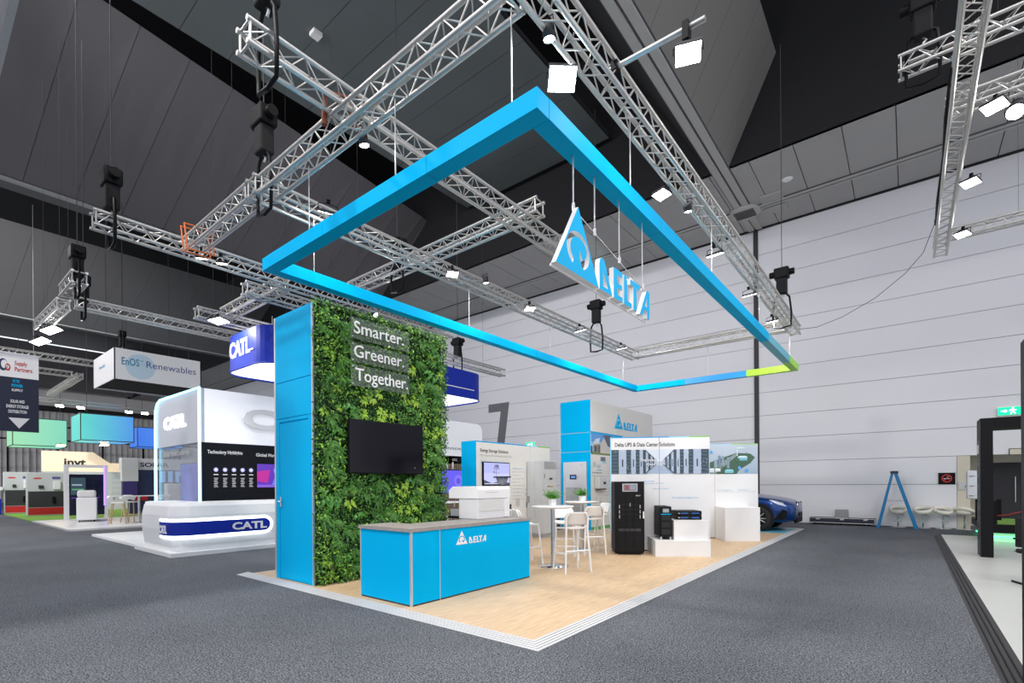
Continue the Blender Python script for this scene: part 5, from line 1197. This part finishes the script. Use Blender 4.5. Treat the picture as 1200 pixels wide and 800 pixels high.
# deep blue ring sign
rs = thing('ring_sign', 'deep blue hanging ring sign with white lettering and glowing white underside', 'hanging sign', (0, 0, 0))
ra = rrect(-9.73, -7.57, 1.16, 7.85, .55, 8)
n = len(ra); z0, z1 = 4.0, 4.78
vs = [(a, b_, z0) for a, b_ in ra]+[(a*1.0, b_, z1) for a, b_ in ra]
MB().add(vs, [(i, (i+1) % n, n+(i+1) % n, n+i) for i in range(n)]).build('blue_band', NAVY, rs)
MB().add([(a, b_, z0+.03) for a, b_ in ra], [tuple(range(n))]).build('glowing_underside', WGLOW, rs)
MB().path([(a, b_, z0) for a, b_ in ra]+[(ra[0][0], ra[0][1], z0)], .018, 6).build('bottom_tube', NAVY, rs)
FX = Face((0, 1.16, 0), (1, 0, 0), (0, -1, 0)); FY = Face((-7.57, 0, 0), (0, 1, 0), (1, 0, 0))
text('CATL', FX, -9.28, 4.28, 1.02, .34, WHITE2, rs, .012, .0, bold=.03); box(-8.25, -8.1, 1.145, 1.155, 4.3, 4.33).build('white_line', WHITE2, rs)
box(-7.57, -7.562, 1.75, 7.3, 4.24, 4.262).build('white_line', WHITE2, rs)
for (x, y) in ((-9.2, 1.5), (-8.0, 1.5), (-8.0, 7.3), (-9.2, 7.3)): MB().tube((x, y, 4.04), (x, y, 5.05), .008, 6).build('suspension_wire', WIRE, rs)

# ================================================================== far left: box sign, banner, light boxes, booths
es = thing('box_sign', 'white hanging box sign with blue printed words', 'hanging sign', (-17.72, .95, 5.0))
bh = 1.02; ln = 2.55
box(-2.7, 0, 0, .03, 0, bh).build('side_panel', WHITE2, es); box(-.03, 0, 0, ln, 0, bh).build('long_panel', WHITE2, es); box(-2.7, -2.67, 0, ln, 0, bh).build('long_panel', WHITE2, es); box(-2.7, 0, ln-.03, ln, 0, bh).build('side_panel', WHITE2, es)
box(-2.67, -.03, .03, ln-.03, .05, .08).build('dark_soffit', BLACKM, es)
FE = Face((0, 0, 0), (0, 1, 0), (1, 0, 0))
art('pale_disc_print', es, FE, [(disc(.72, .5, .42, 28), (.52, .68, .78))], d=.001)
text('EnOS', FE, .20, .50, .48, .24, M('print_teal', (.01, .22, .38), .4), es, .001, .003, bold=.012); text('TM', FE, .70, .66, .09, .06, M('print_teal', (.01, .22, .38), .4), es, .001, .003)
text('Renewables', FE, .88, .50, 1.5, .22, M('print_indigo', (.07, .09, .30), .4), es, .001, .003)
text('Renewables', Face((0, 0, 0), (1, 0, 0), (0, -1, 0)), -1.9, .55, .8, .12, LB, es, .001, .003)
for (x, y) in ((-.3, .3), (-.3, ln-.3), (-2.4, .3), (-2.4, ln-.3)): MB().tube((x, y, .5), (x, y, 6), .008, 6).build('suspension_wire', DGREY, es)
hb = thing('hanging_banner', 'white and navy double sided banner with a downward arrow', 'banner', (-20.5, -1.63, 3.3)); hb.scale = (1, .54, 1)
# faces +x/-y diagonal; panel parallel to the y axis
hbl = 2.12; hbh = 2.55
box(-.05, 0, 0, hbl, 0, hbh*.70).build('navy_cloth', M('navy_banner', (.012, .016, .04), .6), hb); box(-.05, 0, 0, hbl, hbh*.70, hbh).build('white_cloth', WHITE2, hb); box(-.07, .02, -.03, hbl+.05, hbh, hbh+.05).build('top_bar', TRIMAL, hb)
FH = Face((.001, 0, 0), (0, 1, 0), (1, 0, 0))
loops_mesh([[(hbl*.36, .45), (hbl*.80, .45), (hbl*.58, .1)]], FH, 0, 0, 1, WHITE, hb, 'arrow', .002, 0)
for k, (s_, wl) in enumerate((('SOLAR AND', .62), ('ENERGY STORAGE', .98), ('DISTRIBUTION', .8))): text(s_, FH, hbl*.55-wl/2, .95-.17*k, wl, .1, WHITE, hb, .002, 0, bold=.03)
text('ON THE', FH, hbl*.45, 1.62, .3, .1, BLUE, hb, .002, 0, bold=.03); text('POWER', FH, hbl*.43, 1.47, .5, .1, BLUE, hb, .002, 0, bold=.03); text('SUPPLY', FH, hbl*.43, 1.33, .5, .08, WHITE, hb, .002, 0, bold=.03)
loops_mesh([disc(.55, 2.17, .20, 24), disc(.60, 2.19, .14, 24)], FH, 0, 0, 1, M('navy_print', (.03, .03, .10), .5), hb, 'swoosh_emblem', .002, 0); loops_mesh([disc(.75, 2.1, .12, 20), disc(.74, 2.11, .07, 20)], FH, 0, 0, 1, RED, hb, 'swoosh_emblem', .002, 0)
text('Supply', FH, 1.05, 2.20, .55, .14, RED, hb, .002, 0, bold=.02); text('Partners', FH, 1.05, 2.0, .78, .14, RED, hb, .002, 0, bold=.02)
for y in (.4, 1.9): MB().tube((-.02, y, hbh), (-.02, y, 7.7), .012, 6).build('suspension_wire', WIRE, hb)
# fabric light boxes
def fabric_box(label, x0, x1, y0, y1, z0, z1, ca, cb):
    t = thing('fabric_light_box', label, 'hanging sign', (x1, y0, z0))
    m, nt, b = node_mat('lightbox_'+label[:8]); tc = nt.nodes.new('ShaderNodeTexCoord'); sx = nt.nodes.new('ShaderNodeSeparateXYZ'); mr = nt.nodes.new('ShaderNodeMapRange')
    mr.inputs[1].default_value = 0; mr.inputs[2].default_value = y1-y0; mx = nt.nodes.new('ShaderNodeMix'); mx.data_type = 'RGBA'
    mx.inputs[6].default_value = ca+(1,); mx.inputs[7].default_value = cb+(1,); nt.links.new(tc.outputs['Object'], sx.inputs[0]); nt.links.new(sx.outputs[1], mr.inputs[0]); nt.links.new(mr.outputs[0], mx.inputs[0])
    nt.links.new(mx.outputs[2], b.inputs['Emission Color']); b.inputs['Base Color'].default_value = (.02, .03, .04, 1); b.inputs['Emission Strength'].default_value = .72
    box(x0-x1, 0, 0, y1-y0, 0, z1-z0).build('lit_fabric', m, t)
    h = z1-z0; w_ = y1-y0; f = MB()
    for (y, z) in ((0, 0), (w_, 0), (0, h), (w_, h)): f.tube((x0-x1, y, z), (0, y, z), .025, 6)
    for (x, z) in ((0, 0), (x0-x1, 0), (0, h)): f.tube((x, 0, z), (x, w_, z), .025, 6)
    for (x, y) in ((0, 0), (0, w_), (x0-x1, 0)): f.tube((x, y, 0), (x, y, h), .025, 6)
    f.build('frame', DGREY, t)
    for y in (.3, w_-.3): MB().tube((-.2, y, h), (-.2, y, 11-z0), .012, 6).build('suspension_wire', DGREY, t)
fabric_box('glowing turquoise to blue fabric light box left of the white booth', -34.6, -32.3, 2.7, 5.05, 4.0, 5.45, (.12, .72, .62), (.08, .32, .85))
fabric_box('glowing pale green fabric light box behind the navy banner', -42.6, -40.0, .9, 3.4, 4.05, 5.75, (.35, .80, .45), (.22, .72, .52))
fabric_box('glowing blue fabric light box just left of the white booth block', -37.5, -35.8, 6.1, 8.6, 4.0, 5.25, (.05, .20, .85), (.06, .3, .9))
# far balcony rail in front of the left wall
rl = thing('far_balcony_rail', 'dark railing beams across the far left wall', 'railing', (-52, -4, 5.2))
for z in (0, 1.1): box(0, .15, 0, 30, z, z+.12).build('beam', BLACK, rl)
for k in range(11): box(0, .15, k*2.9, k*2.9+.12, -5.2+GZ, 1.1).build('post', BLACK, rl)
# pale platform with stools
fp = thing('booth_platform', 'white raised floor of the far booth with wooden legged stools', 'platform', (-26.2, .05, GZ)); box(0, 7.1, 0, 7, 0, .06).build('floor_panel', PALEFLOOR, fp); box(0, 7.12, -.02, 0, 0, .062).build('edge_trim', TRIMAL, fp)
gm = tag(box(-37.5, -26.6, .1, 8, GZ, GZ+.03).build('grass_mat', GRASS), 'green artificial grass mat under the far booths', 'floor mat')
cc = thing('demo_trolley', 'white boxy demo unit on small castors in the far booth', 'trolley', (-23.3, .95, .06+GZ), R(-12))
box(-1.5, 0, 0, .62, .08, .98, bev=.03).build('body', WHITE2, cc); box(-.75, -.05, .02, .6, .98, 1.28, bev=.08).build('bag_on_top', WHITE, cc)
for x in (-1.4, -.1):
    for y in (.08, .54): MB().tube((x, y-.02, .04), (x, y+.02, .04), .04, 12).build('castor', BLACK, cc)
for x in (-1.1, -.75, -.4): box(x, x+.01, -.004, 0, .12, .94).build('panel_joint', MGREY, cc)
sc = thing('solar_frame_display', 'white framed dark solar panel display with a purple light edge', 'display wall', (-26.0, 1.0, .03+GZ), 0)
box(0, .12, 0, .16, 0, 2.42).build('side_post', WHITE2, sc); box(0, .12, 1.38, 1.5, 0, 2.42).build('side_post', WHITE2, sc); box(0, .12, .16, 1.38, 2.3, 2.42).build('top_beam', WHITE2, sc); box(.0, .06, .16, 1.38, .2, 2.0).build('solar_backing', M('solar_navy', (.006, .008, .02), .25), sc)
for i in range(5):
    for j in range(7): box(.06, .068, .18+i*.24, .40+i*.24, .24+j*.25, .47+j*.25).build('solar_cell', M('solar_cell', (.008, .012, .035), .2), sc)
box(.12, .14, 1.34, 1.40, .6, 2.36).build('purple_led_edge', PURPLED, sc); art('poster_screen', sc, Face((.07, 0, 0), (0, 1, 0), (1, 0, 0)), [(rect(.22, .72, 1.1, 1.85), (.03, .06, .08)), (rect(.26, .6, 1.5, 1.56), (.3, .35, .4)), (rect(.26, .66, 1.3, 1.36), (.1, .3, .15)), (rect(.24, 1.2, .95, .97), (.2, .05, .7))], SCREEN, d=.003)
def display_board(label, x, y, wd_, h_, kind):
    t = thing('product_board', label, 'display board', (x, y, .03+GZ)); box(-.25, 0, 0, wd_, .0, h_, bev=.02).build('frame', GREYP, t)
    F = Face((0, 0, 0), (0, 1, 0), (1, 0, 0)); w_ = wd_
    box(0, .01, .06, w_-.05, .42, h_*.56).build('dark_panel', DGREY, t); box(0, .01, .06, w_-.05, .04, .40).build('red_panel', RED, t)
    art('red_oval_print', t, F, [([(w_*.28+.17*cos(2*pi*k/20), h_*.86+.05*sin(2*pi*k/20)) for k in range(20)], (.6, .08, .08)), (rect(w_*.66, w_*.88, h_*.84, h_*.9), (.1, .1, .3))], d=.002)
    box(0, .12, w_*.30, w_*.42, h_*.63, h_*.70, bev=.01).build('small_inverter', DGREY, t); box(0, .16, w_*.68, w_*.88, h_*.60, h_*.80, bev=.03).build('wall_box_unit', WHITE2, t); box(.012, .1, w_*.66, w_*.74, .6, .95, bev=.02).build('hanging_cable', BLACK, t)
display_board('white, charcoal and red product board on the grass mat, nearer of two', -32.0, .55, 1.45, 2.2, 0)
display_board('white, charcoal and red product board on the grass mat, farther of two', -36.3, .15, 1.15, 2.3, 0)
iv = thing('booth_fascia', 'cream lit booth fascia with dark lettering at far left', 'booth', (-36.6, 1.75, GZ))
MB().prism([(0, 2.4), (5.6, 2.4), (5.6, 2.95), (3.1, 2.95), (2.3, 3.6), (.0, 3.6)], -.25, 0, 'x').build('fascia', M('cream_lit_fascia', (.95, .72, .52), .5, emit=.35), iv)
text('invt', FRt, .95, 2.75, 1.0, .42, DGREY, iv, .02, .003, bold=.03); box(-.2, 0, .02, 4.6, .03, 2.4).build('rear_wall', M('white_printed_wall', (.6, .62, .66), .5), iv)
for k in range(3):
    for j in range(6): box(.0, .03, .1+k*.62, .66+k*.62, .35+j*.28, .6+j*.28).build('solar_panel', M('solar_cell', (.008, .012, .035), .2), iv)
for k in range(5): art('info_print', iv, FRt, [(rect(3.2, 3.9, 1.95-.33*k, 2.15-.33*k), (.5, .56, .62)), (rect(3.95, 4.25, 2.0-.33*k, 2.1-.33*k), (.10, .25, .5))], d=.004)
dk = thing('navy_booth', 'navy walled booth with a white lettered fascia beyond the stools', 'booth', (-29.0, 4.0, GZ))
box(-.2, 0, -.35, 3.4, 2.35, 2.95, bev=.02).build('fascia', WHITE2, dk); box(-.2, -.05, .0, 3.4, 0.03, 2.35).build('rear_wall', M('navy_wall', (.03, .045, .13), .5), dk)
text('SOLAR', FRt, .5, 2.52, 1.3, .22, M('navy_print', (.03, .03, .10), .5), dk, .005, .002, bold=.03)
box(0, .3, -.35, .35, 1.75, 2.95, bev=.02).build('white_sign_block', WHITE2, dk); box(0, .28, -.3, .3, 1.0, 1.74).build('purple_poster', M('purple_poster', (.06, .04, .20), .5), dk)
for k in range(2): box(.3, .5, .1+.34*k, .36+.34*k, .75, 1.0, bev=.02).build('red_cushion', RED, dk)
for k in range(4): box(.0, .02, 1.4+.35*k, 1.62+.35*k, 1.7, 2.3).build('lit_picture', M('lit_blue_picture', (.2, .4, .8), .5, emit=.5), dk)
wcb = thing('white_battery_tower', 'tall white battery cabinet at the far booth near the white booth edge', 'cabinet', (-24.5, 4.4, .06+GZ)); box(-.5, 0, 0, .55, 0, 1.55, bev=.03).build('body', WHITE2, wcb); box(0, .01, .05, .5, .1, 1.5).build('door', WHITE, wcb)
wcb = thing('white_battery_tower', 'wide grey white cabinet with rounded top left of the white booth edge', 'cabinet', (-24.8, 5.1, .06+GZ)); box(-.5, 0, 0, 1.5, 0, 2.1, bev=.06).build('body', GREYP, wcb); box(0, .01, .06, 1.44, .1, 2.0).build('door', WHITE, wcb); box(.0, .12, -.12, .0, .2, 1.9).build('dark_column', DGREY, wcb)
OAK = M('oak_leg', (.5, .36, .2), .5)
def oak_stool():
    t = thing('oak_bar_stool', 'x', 'bar stool', (0, 0, 0), 0, 'wooden legged white stools in the far booth')
    for sx in (-1, 1):
        for sy in (-1, 1): MB().tube((sx*.27, sy*.25, 0), (sx*.16, sy*.16, .78), .02, 8).build('leg', OAK, t)
    box(-.2, .2, -.2, .2, .78, .83, bev=.02).build('seat', WHITE2, t)
    MB().path([(-.2, -.24, .95), (-.24, -.12, 1.0), (-.25, .12, 1.0), (-.2, .24, .95)], .09, 8).build('backrest', WHITE2, t)
    for z in (.3,): MB().tube((.23, -.21, z), (.23, .21, z), .013).tube((-.23, -.21, z), (-.23, .21, z), .013).build('footrest', OAK, t)
    return t
os_ = oak_stool()
for i, (x, y, a) in enumerate(((-20.9, 1.75, 1.2), (-21.7, 2.35, 2.4), (-20.6, 2.75, -2), (-21.4, 3.3, -1))): place(os_, (x, y, .06+GZ), a, 'white shell bar stool with light wooden legs around the far high table', i == 0)
t = thing('far_high_table', 'thin white high table between the wooden legged stools', 'table', (-21.1, 2.45, .06+GZ)); box(-.4, .4, -.9, .9, 1.03, 1.06, bev=.01).build('tabletop', WHITE2, t); MB().tube((0, 0, .02), (0, 0, 1.03), .04, 12).build('column', STEEL, t); MB().lathe([(0, .02), (.3, .015), (.3, 0), (0, 0)], n=24).build('base_plate', STEEL, t)
t = thing('blue_counter', 'white and royal blue slanted counter cropped at the left picture edge', 'counter', (-37.0, -1.15, GZ)); box(0, .9, 0, 1.2, 0, .85).build('body', NAVY, t)
MB().prism([(-.05, .85), (1.25, 1.35), (1.25, 1.5), (-.05, 1.0)], -.05, 1.0, 'x').build('slanted_top', WHITE2, t)
